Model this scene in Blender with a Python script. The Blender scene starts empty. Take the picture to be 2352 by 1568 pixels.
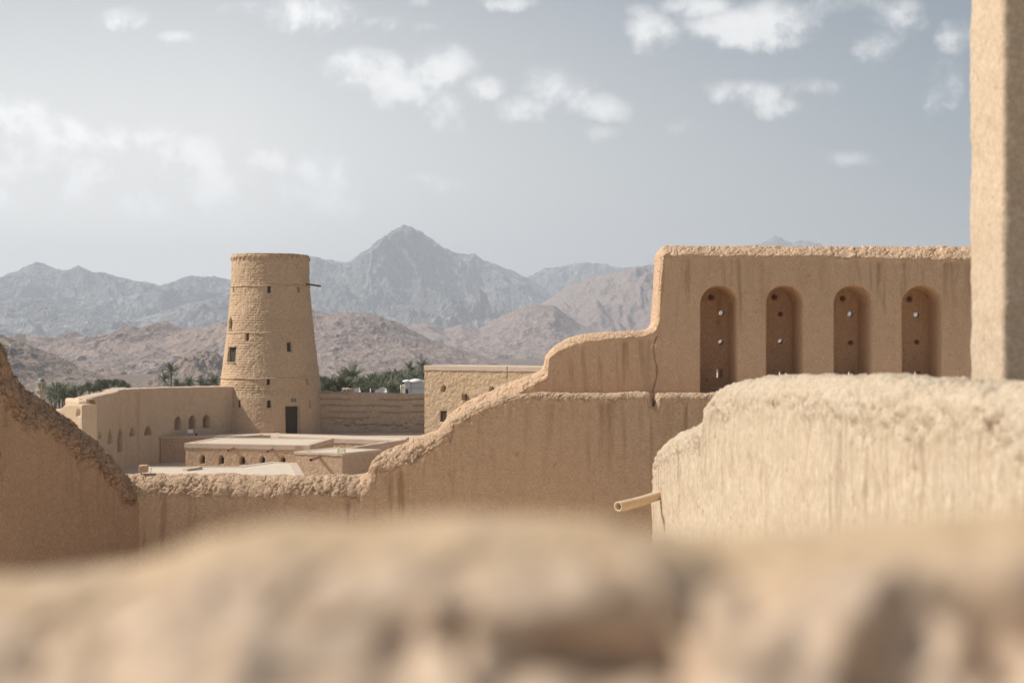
import bpy, math, random
import numpy as np
random.seed(7); rng = np.random.default_rng(7)
S = bpy.context.scene
COL = S.collection
F = 2352*50/36.0; CX, CY = 1176.0, 784.0      # survey frame: focal length and centre of the view
def XY(px, d): return ((px-CX)/F*d, d)
def ZZ(py, d): return (CY-py)/F*d
GZ = -8.3                                       # courtyard level below the eye

# ------------------------------------------------------------------ noise
def _h(ix, iy, iz, k=0):
    h = (ix.astype(np.int64)*374761393 + iy.astype(np.int64)*668265263 + iz.astype(np.int64)*2147483647 + k*974634777) & 0xffffffff
    h = ((h ^ (h >> 13))*1274126177) & 0xffffffff
    h = ((h ^ (h >> 15))*2246822519) & 0xffffffff
    return ((h ^ (h >> 16)) & 0xffffff)/float(0xffffff)
def vnoise(p, k=0):
    i = np.floor(p); f = p-i; i = i.astype(np.int64); u = f*f*f*(f*(f*6-15)+10)
    r = 0
    for a in (0, 1):
        for b in (0, 1):
            for c in (0, 1):
                w = (u[..., 0] if a else 1-u[..., 0])*(u[..., 1] if b else 1-u[..., 1])*(u[..., 2] if c else 1-u[..., 2])
                r = r + w*_h(i[..., 0]+a, i[..., 1]+b, i[..., 2]+c, k)
    return r
def fbm(p, o=4, k=0, g=0.5):
    r = 0; a = 1; t = 0
    for j in range(o):
        r = r + a*vnoise(p*(2.03**j)+17.3*j, k+j); t += a; a *= g
    return r/t
def ridged(p, o=5, k=0, g=0.5):
    r = 0; a = 1; t = 0; w = 1
    for j in range(o):
        n = 1-np.abs(2*vnoise(p*(2.05**j)+9.1*j, k+j)-1); n = n*n
        r = r + a*n*w; w = np.clip(n*1.6, 0, 1); t += a; a *= g
    return r/t
def voro(p, k=0):
    i = np.floor(p).astype(np.int64)
    f1 = np.full(p.shape[:-1], 9.0); f2 = f1.copy(); cid = f1*0
    for a in (-1, 0, 1):
        for b in (-1, 0, 1):
            for c in (-1, 0, 1):
                jx, jy, jz = i[..., 0]+a, i[..., 1]+b, i[..., 2]+c
                d = np.sqrt((jx+_h(jx, jy, jz, k)-p[..., 0])**2+(jy+_h(jx, jy, jz, k+1)-p[..., 1])**2+(jz+_h(jx, jy, jz, k+2)-p[..., 2])**2)
                m = d < f1
                f2 = np.where(m, f1, np.minimum(f2, d)); cid = np.where(m, _h(jx, jy, jz, k+3), cid); f1 = np.where(m, d, f1)
    return f1, f2, cid
def sst(a, b, x):
    t = np.clip((x-a)/(b-a), 0, 1); return t*t*(3-2*t)

# ------------------------------------------------------------------ objects
def tag(o, label=None, cat=None, group=None, kind=None):
    if label: o['label'] = label
    if cat: o['category'] = cat
    if group: o['group'] = group
    if kind: o['kind'] = kind
    return o
def empty(name, loc, label, cat, group=None, rz=0):
    o = bpy.data.objects.new(name, None); COL.objects.link(o); o.location = loc; o.rotation_euler = (0, 0, rz)
    o.empty_display_size = 0.2
    return tag(o, label, cat, group)
def link(name, me, mat, parent=None, smooth=True):
    if mat: me.materials.append(mat)
    o = bpy.data.objects.new(name, me); COL.objects.link(o)
    if parent:
        o.parent = parent
        o.location = (-parent.location.x, -parent.location.y, -parent.location.z) if getattr(parent, 'type', '') == 'EMPTY' else (0, 0, 0)
    if smooth: me.polygons.foreach_set('use_smooth', [True]*len(me.polygons))
    return o
def npmesh(name, V, Q, attrs=None):
    """V (n,3), Q (m,4) quads"""
    me = bpy.data.meshes.new(name)
    used = np.zeros(len(V), bool); used[Q.ravel()] = True
    idx = np.cumsum(used)-1; V = V[used]; Q = idx[Q]
    me.vertices.add(len(V)); me.vertices.foreach_set('co', V.astype(np.float32).ravel())
    me.loops.add(Q.size); me.loops.foreach_set('vertex_index', Q.astype(np.int32).ravel())
    me.polygons.add(len(Q)); me.polygons.foreach_set('loop_start', np.arange(0, Q.size, 4, dtype=np.int32))
    try: me.polygons.foreach_set('loop_total', np.full(len(Q), 4, dtype=np.int32))
    except Exception: pass
    if attrs:
        for k, a in attrs.items():
            at = me.attributes.new(k, 'FLOAT', 'POINT'); at.data.foreach_set('value', a[used].astype(np.float32))
    me.update(calc_edges=True); me.validate()
    return me
def gridq(nr, nc, wrap=False):
    r = np.arange(nr-1)[:, None]; c = np.arange(nc if wrap else nc-1)[None, :]; c2 = (c+1) % nc
    return np.stack([r*nc+c, r*nc+c2, (r+1)*nc+c2, (r+1)*nc+c], -1).reshape(-1, 4)
def gnorm(P, wrap=False):
    if wrap: du = np.roll(P, -1, 1)-np.roll(P, 1, 1)
    else: du = np.gradient(P, axis=1)
    dv = np.gradient(P, axis=0)
    n = np.cross(du, dv); l = np.linalg.norm(n, axis=-1, keepdims=True); return n/np.maximum(l, 1e-9)
class MB:
    def __init__(s): s.v = []; s.f = []
    def add(s, vs, fs):
        b = len(s.v); s.v += [tuple(map(float, q)) for q in vs]; s.f += [tuple(i+b for i in f) for f in fs]; return s
    def box(s, a, b):
        x0, y0, z0 = a; x1, y1, z1 = b
        return s.add([(x0, y0, z0), (x1, y0, z0), (x1, y1, z0), (x0, y1, z0), (x0, y0, z1), (x1, y0, z1), (x1, y1, z1), (x0, y1, z1)],
                     [(0, 3, 2, 1), (4, 5, 6, 7), (0, 1, 5, 4), (1, 2, 6, 5), (2, 3, 7, 6), (3, 0, 4, 7)])
    def obox(s, c, sx, sy, sz, rz=0):
        x0, y0, z0 = c; ca, sa = math.cos(rz), math.sin(rz); vs = []
        for z in (z0, z0+sz):
            for dx, dy in ((-1, -1), (1, -1), (1, 1), (-1, 1)):
                a, b = dx*sx/2, dy*sy/2; vs.append((x0+a*ca-b*sa, y0+a*sa+b*ca, z))
        return s.add(vs, [(0, 3, 2, 1), (4, 5, 6, 7), (0, 1, 5, 4), (1, 2, 6, 5), (2, 3, 7, 6), (3, 0, 4, 7)])
    def prism(s, poly, z0, z1):
        n = len(poly); return s.add([(x, y, z0) for x, y in poly]+[(x, y, z1) for x, y in poly],
            [tuple(range(n-1, -1, -1)), tuple(range(n, 2*n))]+[(i, (i+1) % n, n+(i+1) % n, n+i) for i in range(n)])
    def lathe(s, c, prof, n=32):
        b = [(c[0]+r*math.cos(2*math.pi*k/n), c[1]+r*math.sin(2*math.pi*k/n), c[2]+z) for r, z in prof for k in range(n)]
        f = [(j*n+k, j*n+(k+1) % n, (j+1)*n+(k+1) % n, (j+1)*n+k) for j in range(len(prof)-1) for k in range(n)]
        return s.add(b, f)
    def tube(s, p0, p1, r0, r1=None, n=12, inner=None, ribs=0, bend=0.0):
        p0 = np.array(p0, float); p1 = np.array(p1, float); r1 = r1 or r0
        d = p1-p0; L = np.linalg.norm(d); d /= L; a = np.cross(d, (0, 0, 1)) if abs(d[2]) < .95 else np.cross(d, (1, 0, 0)); a /= np.linalg.norm(a); b = np.cross(d, a)
        m = ribs*4 if ribs else 6; prof = []
        for j in range(m+1):
            t = j/m; r = r0+(r1-r0)*t
            if ribs: r *= 1+0.045*math.cos(2*math.pi*t*ribs)
            prof.append((t, r))
        if inner: prof += [(1.0, inner), (0.15, inner), (0.15, 0.0005)]
        else: prof += [(1.0, 0.0005)]
        vs = []
        for t, r in prof:
            c = p0+d*L*t+np.array((0, 0, bend*4*t*(1-t)))
            vs += [c+r*(math.cos(2*math.pi*k/n)*a+math.sin(2*math.pi*k/n)*b) for k in range(n)]
        return s.add(vs, [(j*n+k, (j+1)*n+k, (j+1)*n+(k+1) % n, j*n+(k+1) % n) for j in range(len(prof)-1) for k in range(n)])
    def build(s, name, mat, parent=None, smooth=False, bevel=0):
        me = bpy.data.meshes.new(name); me.from_pydata(s.v, [], s.f); me.update()
        o = link(name, me, mat, parent, smooth)
        if bevel:
            m = o.modifiers.new('bevel', 'BEVEL'); m.width = bevel; m.segments = 2; m.limit_method = 'ANGLE'
        return o

# ------------------------------------------------------------------ materials
def mat(name):
    m = bpy.data.materials.new(name); m.use_nodes = True; nt = m.node_tree
    return m, nt, nt.nodes['Principled BSDF']
def N(nt, t, **k):
    n = nt.nodes.new(t)
    for a, v in k.items():
        if a == 'inp':
            for q, w in v.items(): n.inputs[q].default_value = w
        else: setattr(n, a, v)
    return n
def math_(nt, op, a, b=None, c=None, clamp=False):
    n = nt.nodes.new('ShaderNodeMath'); n.operation = op; n.use_clamp = clamp
    for i, v in enumerate((a, b, c)):
        if v is None: continue
        if isinstance(v, (int, float)): n.inputs[i].default_value = v
        else: nt.links.new(v, n.inputs[i])
    return n.outputs[0]
def mixc(nt, f, a, b, mode='MIX'):
    n = nt.nodes.new('ShaderNodeMix'); n.data_type = 'RGBA'; n.blend_type = mode
    for i, v in ((0, f), (6, a), (7, b)):
        if isinstance(v, (int, float)): n.inputs[i].default_value = v
        elif isinstance(v, tuple): n.inputs[i].default_value = v if len(v) == 4 else v+(1,)
        else: nt.links.new(v, n.inputs[i])
    return n.outputs[2]
def ramp(nt, v, a, b):
    n = nt.nodes.new('ShaderNodeMapRange'); n.interpolation_type = 'SMOOTHSTEP'
    n.inputs[1].default_value = a; n.inputs[2].default_value = b; nt.links.new(v, n.inputs[0]); return n.outputs[0]
def pos(nt, sx=1, sy=1, sz=1, obj=False):
    if obj: g = nt.nodes.new('ShaderNodeTexCoord').outputs['Object']
    else: g = nt.nodes.new('ShaderNodeNewGeometry').outputs['Position']
    m = nt.nodes.new('ShaderNodeMapping'); m.inputs['Scale'].default_value = (sx, sy, sz); nt.links.new(g, m.inputs[0]); return m.outputs[0]
def noise(nt, vec, scale, detail=6, rough=.55, dist=0):
    n = nt.nodes.new('ShaderNodeTexNoise'); n.inputs['Scale'].default_value = scale; n.inputs['Detail'].default_value = detail
    n.inputs['Roughness'].default_value = rough; n.inputs['Distortion'].default_value = dist; nt.links.new(vec, n.inputs['Vector']); return n.outputs[0]

def mud(name, c, c2=None, scale=1.0, bump=.5, bdist=.01, streak=0.35, speck=0.3, patch=0.6, strk_freq=6.0, fine=55, dirs=None, speckc=(.16, .09, .05), crack=0, grain=1.0, comb=0):
    """earthen plaster: patches of two tones, rain streaks below the top, grit and a rough surface"""
    m, nt, b = mat(name)
    if c2 is None: c2 = tuple(x*y for x, y in zip(c, (.86, .8, .72)))
    P = pos(nt)
    f1 = ramp(nt, noise(nt, P, .9/scale, 5), .35, .68)
    col = mixc(nt, math_(nt, 'MULTIPLY', f1, patch), c, c2)
    f2 = noise(nt, P, 9/scale, 6, .7)
    col = mixc(nt, ramp(nt, f2, .3, .75), col, tuple(min(1, x*1.13) for x in c)) if patch else col
    at = N(nt, 'ShaderNodeAttribute', attribute_name='drop').outputs['Fac']
    ps = pos(nt, 1, 1, .09)
    s = noise(nt, ps, strk_freq/scale, 5, .65, .3)
    fade = math_(nt, 'MULTIPLY', ramp(nt, at, .02, .12), math_(nt, 'SUBTRACT', 1.0, ramp(nt, at, .35*scale, 1.7*scale)))
    big = ramp(nt, noise(nt, pos(nt, 1, 1, .3), .55/scale, 3, .6), .42, .62)
    fade = math_(nt, 'MULTIPLY', fade, math_(nt, 'ADD', .45, big))
    sf = math_(nt, 'MULTIPLY', math_(nt, 'MULTIPLY', ramp(nt, s, .48, .7), fade), streak*1.9, clamp=True)
    col = mixc(nt, sf, col, tuple(x*y for x, y in zip(c, (.58, .52, .46))))
    lo = math_(nt, 'MULTIPLY', ramp(nt, noise(nt, ps, strk_freq*.8/scale, 4, .6, .2), .5, .75), streak*.35)
    col = mixc(nt, lo, col, tuple(x*y for x, y in zip(c, (.72, .64, .55))))
    if comb:
        cb = noise(nt, pos(nt, 1, 1, .13), 26, 5, .68, .2); col = mixc(nt, math_(nt, 'MULTIPLY', ramp(nt, cb, .50, .66), comb), col, tuple(x*y for x, y in zip(c, (.78, .66, .52))))
    dd = dirs or (1, 1, 1)
    gr = noise(nt, pos(nt, *dd), fine*.6/scale, 4, .75)
    col = mixc(nt, math_(nt, 'MULTIPLY', ramp(nt, gr, .62, .38), grain*.68), col, tuple(x*y for x, y in zip(c, (.66, .60, .53)))) if grain else col
    if speck:
        v = noise(nt, pos(nt), fine*.33/scale, 3, .6)
        col = mixc(nt, math_(nt, 'MULTIPLY', ramp(nt, v, .63, .72), speck), col, tuple(x*1.6 for x in speckc))
        v2 = noise(nt, pos(nt, 1, 1, .7), fine*.12/scale, 2, .5)
        col = mixc(nt, math_(nt, 'MULTIPLY', ramp(nt, v2, .72, .76), speck), col, speckc)
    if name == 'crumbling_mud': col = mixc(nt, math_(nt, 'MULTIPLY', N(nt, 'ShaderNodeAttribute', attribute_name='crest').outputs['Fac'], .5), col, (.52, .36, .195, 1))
    nt.links.new(col, b.inputs['Base Color'])
    b.inputs['Roughness'].default_value = .95; b.inputs['Specular IOR Level'].default_value = .15
    dd = dirs or (1, 1, 1)
    h1 = noise(nt, pos(nt, *dd), fine/scale*.6, 6, .68, .4)
    h2 = noise(nt, pos(nt, *dd), fine/scale*.09, 6, .6, .8)
    h = math_(nt, 'ADD', math_(nt, 'MULTIPLY', h1, .45), h2)
    cat_ = N(nt, 'ShaderNodeAttribute', attribute_name='cap').outputs['Fac']
    if crack:
        dv3 = N(nt, 'ShaderNodeTexNoise', inp={'Scale': crack*.8, 'Detail': 4.0}); nt.links.new(pos(nt), dv3.inputs['Vector'])
        va = nt.nodes.new('ShaderNodeVectorMath'); va.operation = 'MULTIPLY_ADD'; va.inputs[1].default_value = (.22,)*3; nt.links.new(dv3.outputs['Color'], va.inputs[0]); nt.links.new(pos(nt), va.inputs[2])
        for cs, cw_, ca_ in ((crack, .05, .9), (crack*2.6, .08, .45)):
            vo = N(nt, 'ShaderNodeTexVoronoi', feature='DISTANCE_TO_EDGE'); vo.inputs['Scale'].default_value = cs; nt.links.new(va.outputs[0], vo.inputs['Vector'])
            h = math_(nt, 'ADD', h, math_(nt, 'MULTIPLY', math_(nt, 'MULTIPLY', ramp(nt, vo.outputs[0], 0, cw_), ca_), cat_))
        h = math_(nt, 'ADD', h, math_(nt, 'MULTIPLY', math_(nt, 'MULTIPLY', noise(nt, pos(nt), 26, 6, .7), 1.0), cat_))
    if False:
        vo = N(nt, 'ShaderNodeTexVoronoi', feature='DISTANCE_TO_EDGE'); vo.inputs['Scale'].default_value = crack
        nt.links.new(pos(nt), vo.inputs['Vector']); h = math_(nt, 'ADD', h, math_(nt, 'MULTIPLY', ramp(nt, vo.outputs[0], 0, .08), .7))
    bp = N(nt, 'ShaderNodeBump', inp={'Strength': bump, 'Distance': bdist}); nt.links.new(h, bp.inputs['Height'])
    nt.links.new(bp.outputs[0], b.inputs['Normal'])
    return m
def plain(name, c, rough=.7, metal=0, vary=.15, scale=4, bump=0):
    m, nt, b = mat(name)
    n = noise(nt, pos(nt), scale, 5)
    col = mixc(nt, n, tuple(x*(1-vary) for x in c), tuple(min(1, x*(1+vary)) for x in c))
    nt.links.new(col, b.inputs['Base Color']); b.inputs['Roughness'].default_value = rough; b.inputs['Metallic'].default_value = metal
    if bump:
        bp = N(nt, 'ShaderNodeBump', inp={'Strength': bump, 'Distance': .02}); nt.links.new(noise(nt, pos(nt), scale*5), bp.inputs['Height']); nt.links.new(bp.outputs[0], b.inputs['Normal'])
    return m
CB = (.60, .425, .265)
M = {}
M['tall'] = mud('mud_plaster_tall', (0.690, 0.478, 0.320), (0.640, 0.435, 0.284), bump=.8, bdist=.014, streak=.45, crack=3.2, dirs=(1, 1, 2.2))
M['step'] = mud('mud_plaster_stepped', (0.645, 0.454, 0.310), (0.590, 0.405, 0.268), bump=.85, bdist=.018, streak=.5, crack=3.4, dirs=(.7, 1, 2.2))
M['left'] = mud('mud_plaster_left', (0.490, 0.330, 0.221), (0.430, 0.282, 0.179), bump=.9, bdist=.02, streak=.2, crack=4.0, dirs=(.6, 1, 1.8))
M['pale'] = mud('pale_mud_plaster', (.595, .49, .37), (.575, .455, .325), bump=.5, bdist=.014, streak=.45, grain=.7, comb=.6, crack=9, speck=1.0, strk_freq=15, dirs=(1.3, 1.3, .4), fine=60, speckc=(.30, .18, .10))
M['pillar'] = mud('pale_pillar_plaster', (.63, .495, .36), (.60, .45, .31), bump=.45, bdist=.016, streak=.1, speck=.6, grain=.7, fine=45, speckc=(.26, .15, .08))
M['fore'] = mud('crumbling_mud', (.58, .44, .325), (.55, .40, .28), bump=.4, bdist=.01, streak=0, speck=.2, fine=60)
M['tower'] = mud('tower_mud_brick', (0.670, 0.483, 0.320), (0.610, 0.424, 0.268), scale=2.5, bump=1.0, bdist=.10, streak=.15, speck=.35, fine=60)
M['court'] = mud('court_wall_plaster', (0.590, 0.436, 0.300), (0.560, 0.405, 0.272), scale=4, bump=.3, bdist=.02, streak=.15, speck=0, grain=0)
M['rough'] = mud('rough_court_plaster', (0.590, 0.419, 0.289), (0.550, 0.380, 0.252), scale=2.2, bump=1.0, bdist=.08, streak=.1, speck=.3, fine=60)
M['yellow'] = mud('yellow_rough_plaster', (0.620, 0.454, 0.299), (0.580, 0.415, 0.263), scale=2.5, bump=1.0, bdist=.09, streak=.05, speck=.15, fine=60)
M['layer'] = mud('layered_mud', (0.560, 0.424, 0.310), (0.470, 0.346, 0.247), scale=3, bump=.9, bdist=.06, streak=.1, speck=.5, fine=60)
M['smooth'] = mud('smooth_coping_plaster', (0.545, 0.419, 0.326), (0.520, 0.395, 0.299), scale=4, bump=.2, bdist=.02, streak=0, speck=0, grain=0)
M['roof'] = mud('pale_roof_plaster', (.61, .505, .39), (.57, .46, .345), scale=3, bump=.4, bdist=.03, streak=0, speck=0, grain=0)
M['ground'] = mud('dry_ground', (.22, .165, .13), (.16, .125, .09), scale=60, bump=.7, bdist=.6, streak=0, speck=.5)
M['dark'] = plain('dark_opening_shade', (.05, .035, .022), .9)  # near-black colour standing in for the shade inside openings
M['wood'] = plain('brown_wood', (.16, .075, .04), .75, scale=8, bump=.3)
M['pipe'] = plain('clay_pipe', (.42, .24, .17), .7, scale=9)
M['spout'] = plain('pale_palm_spout', (.62, .47, .31), .7, scale=9, bump=.3)
M['white'] = plain('whitewash', (.78, .75, .71), .8, scale=1.5, vary=.04)
M['cream'] = plain('cream_render', (.66, .55, .38), .8, scale=1.5, vary=.06)
M['pink'] = plain('pinkish_render', (.55, .38, .28), .8, scale=1.5, vary=.06)
M['dome'] = plain('grey_dome_tiles', (.20, .21, .24), .45, scale=2)
M['metal'] = plain('galvanised_steel', (.45, .44, .42), .45, .6, scale=9)
M['brass'] = plain('yellow_painted_steel', (.70, .52, .14), .5, scale=9)
M['glass'] = plain('white_lamp_glass', (.85, .85, .80), .25, scale=3, vary=.03)
M['plaque'] = plain('dark_plaque', (.10, .10, .10), .6)
M['letter'] = plain('pale_letter_paint', (.5, .48, .44), .7)
M['trunk'] = plain('palm_bark', (.16, .115, .075), .95, scale=6, bump=.6)

def leafmat(name, c, c2):
    m, nt, b = mat(name)
    oi = N(nt, 'ShaderNodeObjectInfo').outputs['Random']
    n = noise(nt, pos(nt), .8, 4)
    col = mixc(nt, ramp(nt, n, .35, .65), c, c2); col = mixc(nt, math_(nt, 'MULTIPLY', oi, .5), col, tuple(x*1.35 for x in c2))
    nt.links.new(col, b.inputs['Base Color']); b.inputs['Roughness'].default_value = .55
    b.inputs['Specular IOR Level'].default_value = .4
    return m
M['palm'] = leafmat('palm_leaf', (.085, .095, .045), (.15, .155, .08))
M['palmdry'] = plain('dry_palm_leaf', (.26, .19, .10), .9)
M['leaf'] = leafmat('shrub_leaf', (.09, .105, .035), (.14, .145, .055))

def rock(name, c, c2, c3, scale, bump, bdist, amt=1.0):
    m, nt, b = mat(name)
    P = pos(nt)
    n1 = ramp(nt, noise(nt, P, .012*scale, 8, .65, .5), .38, .62)
    n0 = ramp(nt, noise(nt, P, .0035*scale, 3, .5), .38, .60)
    n2 = ramp(nt, noise(nt, pos(nt, 1, .8, 1.6), .014*scale, 5, .6, 1.2), .44, .60)
    col = mixc(nt, n1, c, c2); col = mixc(nt, math_(nt, 'MULTIPLY', math_(nt, 'MULTIPLY', n2, .85*amt), math_(nt, 'ADD', .25, math_(nt, 'MULTIPLY', n0, .75))), col, c3)
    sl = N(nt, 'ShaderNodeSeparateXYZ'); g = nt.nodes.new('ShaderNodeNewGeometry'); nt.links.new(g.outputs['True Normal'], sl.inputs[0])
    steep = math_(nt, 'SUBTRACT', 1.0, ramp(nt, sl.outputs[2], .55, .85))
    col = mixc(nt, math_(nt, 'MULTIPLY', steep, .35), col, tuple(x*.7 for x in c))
    n3 = noise(nt, P, .045*scale, 4, .65, .6)
    col = mixc(nt, math_(nt, 'MULTIPLY', ramp(nt, n3, .55, .63), .6*amt), col, tuple(x*.45 for x in c))
    nt.links.new(col, b.inputs['Base Color']); b.inputs['Roughness'].default_value = .95; b.inputs['Specular IOR Level'].default_value = .1
    h = math_(nt, 'ADD', noise(nt, P, .012*scale, 5, .58, .8), math_(nt, 'MULTIPLY', noise(nt, P, .05*scale, 3, .55, .5), .35))
    bp = N(nt, 'ShaderNodeBump', inp={'Strength': bump, 'Distance': bdist}); nt.links.new(h, bp.inputs['Height']); nt.links.new(bp.outputs[0], b.inputs['Normal'])
    return m

# ------------------------------------------------------------------ wall builder
class Plan:
    def __init__(s, pts, rnd=0):
        p = np.array(pts, float)
        if rnd:
            for _ in range(rnd):
                q = [p[0]]
                for a, b in zip(p[:-1], p[1:]): q += [a*.75+b*.25, a*.25+b*.75]
                q.append(p[-1]); p = np.array(q)
        s.p = p; d = np.diff(p, axis=0); s.l = np.hypot(d[:, 0], d[:, 1]); s.s = np.concatenate([[0], np.cumsum(s.l)])
        s.t = d/s.l[:, None]; s.n = np.stack([s.t[:, 1], -s.t[:, 0]], 1)
        vn = np.vstack([s.n[:1], (s.n[:-1]+s.n[1:]), s.n[-1:]]); s.vn = vn/np.linalg.norm(vn, axis=1)[:, None]
    def at(s, q):
        q = np.asarray(q, float); i = np.clip(np.searchsorted(s.s, q, side='right')-1, 0, len(s.l)-1)
        u = (q-s.s[i]); x = s.p[i]+s.t[i]*u[..., None]
        f = np.clip(u/s.l[i], 0, 1)[..., None]; n = s.vn[i]*(1-f)+s.vn[i+1]*f; n /= np.linalg.norm(n, axis=-1, keepdims=True)
        return x, n
    def px(s, px, hint=None):
        """distance along the wall, and depth, of what is seen at column px"""
        k = (px-CX)/F; best = None
        for i in range(len(s.l)):
            a = s.p[i]; t = s.t[i]; den = t[0]-k*t[1]
            if abs(den) < 1e-9: continue
            u = (k*a[1]-a[0])/den
            lo = -1e9 if i == 0 else -1e-6; hi = 1e9 if i == len(s.l)-1 else s.l[i]+1e-6
            if lo <= u <= hi:
                y = a[1]+t[1]*u
                if y > 0 and (best is None or y < best[1]): best = (s.s[i]+u, y)
        return best
    def el(s, pts):
        r = []
        for p_ in pts:
            q, d = s.px(p_[0]); r.append((q, ZZ(p_[1], d))+tuple(p_[2:3]))
        return r
def rec_sdf(kind, ds, z, hw, zb, zt):
    if kind == 'round':
        zc = zt-hw; d = np.where(z > zc, np.hypot(ds, z-zc)-hw, np.abs(ds)-hw); return np.maximum(d, zb-z)
    if kind == 'pointed':
        R = hw*1.9; hh = math.sqrt(R*R-(R-hw)**2); zc = zt-hh
        d = np.where(z > zc, np.hypot(np.abs(ds)+(R-hw), z-zc)-R, np.abs(ds)-hw); return np.maximum(d, zb-z)
    return np.maximum(np.abs(ds)-hw, np.abs(z-(zb+zt)/2)-(zt-zb)/2)
def resample(e, res):
    e = np.array(e, float); d = np.hypot(*np.diff(e[:, :2], axis=0).T); c = np.concatenate([[0], np.cumsum(d)])
    n = max(2, int(c[-1]/res)); t = np.linspace(0, c[-1], n+1); return np.stack([np.interp(t, c, e[:, k]) for k in range(e.shape[1])], 1)
def make_wall(parent, plan, elev, z0, thick, drop, capw, res, m, af=.008, ac=.03, cell=.16, rec=(), holes=(), base2=None, disp=None, seed=0, smooth=3, names=('wall',), capfall=.12, ncap=None, wob=.012, cham=0.0, crk=.10, bulge=.9, grit=1.2):
    e = resample(elev, res)
    for _ in range(smooth): e[1:-1] = (e[:-2]+2*e[1:-1]+e[2:])/4
    s, z = e[:, 0].copy(), e[:, 1].copy()
    q0 = np.stack([s*1.3, s*0, s*0+seed], 1)
    z += (fbm(q0*2.2, 4, seed)-.5)*wob*4
    fac = e[:, 2].copy() if e.shape[1] > 2 else np.ones(len(s)); fac = fac*(1+(0.5*(fbm(np.stack([s*1.1, s*0, s*0+seed], 1), 4, seed+5)-.5)+.2*(fbm(np.stack([s*7, s*0, s*0+seed], 1), 2, seed+6)-.5))*(ac > 0)); e = e[:, :2]; drop0, capw0 = drop, capw; drop = drop0*fac; capw = capw0*fac
    dt = np.gradient(e, axis=0); dt /= np.linalg.norm(dt, axis=1)[:, None]; n = np.stack([-dt[:, 1], dt[:, 0]], 1)
    for _ in range(4): n[1:-1] = (n[:-2]+2*n[1:-1]+n[2:])/4
    n /= np.linalg.norm(n, axis=1)[:, None]
    E = np.stack([s, z], 1); Ed = E-n*drop[:, None]
    rows = []; dep = []; capm = []
    hmax = max(.1, Ed[:, 1].max()-z0); nf = max(3, int(hmax/res))
    if base2 is not None: rows.append(np.stack([s, s*0+base2], 1)); dep.append(s*0); capm.append(0)
    for j in range(nf):
        t = j/nf; rows.append(np.stack([s+(Ed[:, 0]-s)*t, z0+(Ed[:, 1]-z0)*t], 1)); dep.append(s*0); capm.append(0)
    nfront = len(rows)
    na = ncap or max(3, int(1.4*max(drop0, capw0)/res))
    for j in range(na+1):
        a = math.pi/2*j/na; t = j/na; hh = (1-math.sin(a))*(1-cham)+(1-t)*cham; ww = (1-math.cos(a))*(1-cham)+t*cham; rows.append(E-n*(drop*hh)[:, None]); dep.append(capw*ww); capm.append(1)
    nt_ = max(1, int((thick-2*capw0)/max(res, .04)))
    for j in range(1, nt_): rows.append(E.copy()); dep.append(capw+(thick-2*capw)*j/nt_); capm.append(1)
    for j in range(na+1):
        a = math.pi/2*(1-j/na); rows.append(E-n*(drop*(1-math.sin(a)))[:, None]); dep.append(thick-capw*(1-math.cos(a))); capm.append(1)
    nb = max(2, nf//6)
    if holes: nb = nf
    for j in range(1, nb+1):
        t = 1-j/nb; rows.append(np.stack([s+(Ed[:, 0]-s)*t, z0+(Ed[:, 1]-z0)*t], 1)); dep.append(s*0+thick); capm.append(0)
    if base2 is not None: rows.append(np.stack([s, s*0+base2], 1)); dep.append(s*0+thick); capm.append(0)
    R = np.array(rows); nr, nc = R.shape[:2]; dep = np.array(dep); capm = np.array(capm, float)[:, None]*np.ones((1, nc))
    # snap the grid to the rims of the holes
    kill = np.zeros((nr, nc), bool)
    rowi = np.arange(nr)[:, None]*np.ones((1, nc))
    for h in holes:
        for side, (hs, hz) in ((0, h['f']), (1, h['b'])):
            if side == 1 and h.get('blind'): continue
            msk = (rowi < nfront) if side == 0 else (rowi >= nr-nb-1)
            dx, dz = R[..., 0]-hs, R[..., 1]-hz
            if h['k'] == 'o':
                r = np.hypot(dx, dz); rr = h['r']; inn = msk & (r < rr+res*.5) & (r > rr-res*.75)
                f = rr/np.maximum(r, 1e-6); R[..., 0] = np.where(inn, hs+dx*f, R[..., 0]); R[..., 1] = np.where(inn, hz+dz*f, R[..., 1])
                kill |= msk & (r <= rr-res*.75)
            else:
                a, b_ = h['r'], h['r2']
                for ax, dd, w in ((0, dx, a), (1, dz, b_)):
                    oth = (np.abs(dz) < b_+res) if ax == 0 else (np.abs(dx) < a+res)
                    nr_ = msk & oth & (np.abs(np.abs(dd)-w) < res*.5)
                    R[..., ax] = np.where(nr_, (hs if ax == 0 else hz)+np.sign(dd)*w, R[..., ax])
                kill |= msk & (np.abs(dx) < a-res*.45) & (np.abs(dz) < b_-res*.45)
    xy, nn = plan.at(R[..., 0])
    recd = np.zeros((nr, nc)); front = rowi < nfront
    for r in rec:
        sd = rec_sdf(r['k'], R[..., 0]-r['s'], R[..., 1], r['hw'], r['zb'], r['zt'])
        recd = np.maximum(recd, np.where(front, r['d']*sst(0, 1, -sd/r.get('e', res*1.6)+.75), 0))
    P = np.concatenate([xy-nn*(dep+recd)[..., None], R[..., 1:2]], -1)
    nrm = gnorm(P)
    below = np.maximum(0, (z-drop)[None, :]-R[..., 1])
    below = np.where(capm > 0, 0, below)
    cm = np.where(capm > 0, 1, 1-sst(0, capfall*(0.3+1.4*fbm(np.stack([R[..., 0]*5, R[..., 1]*0, R[..., 0]*0+seed], -1), 3, 5)), below))
    Pn = P+seed*3.1
    d = af*(fbm(Pn*3.0, 5, seed)-.5)*4
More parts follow.
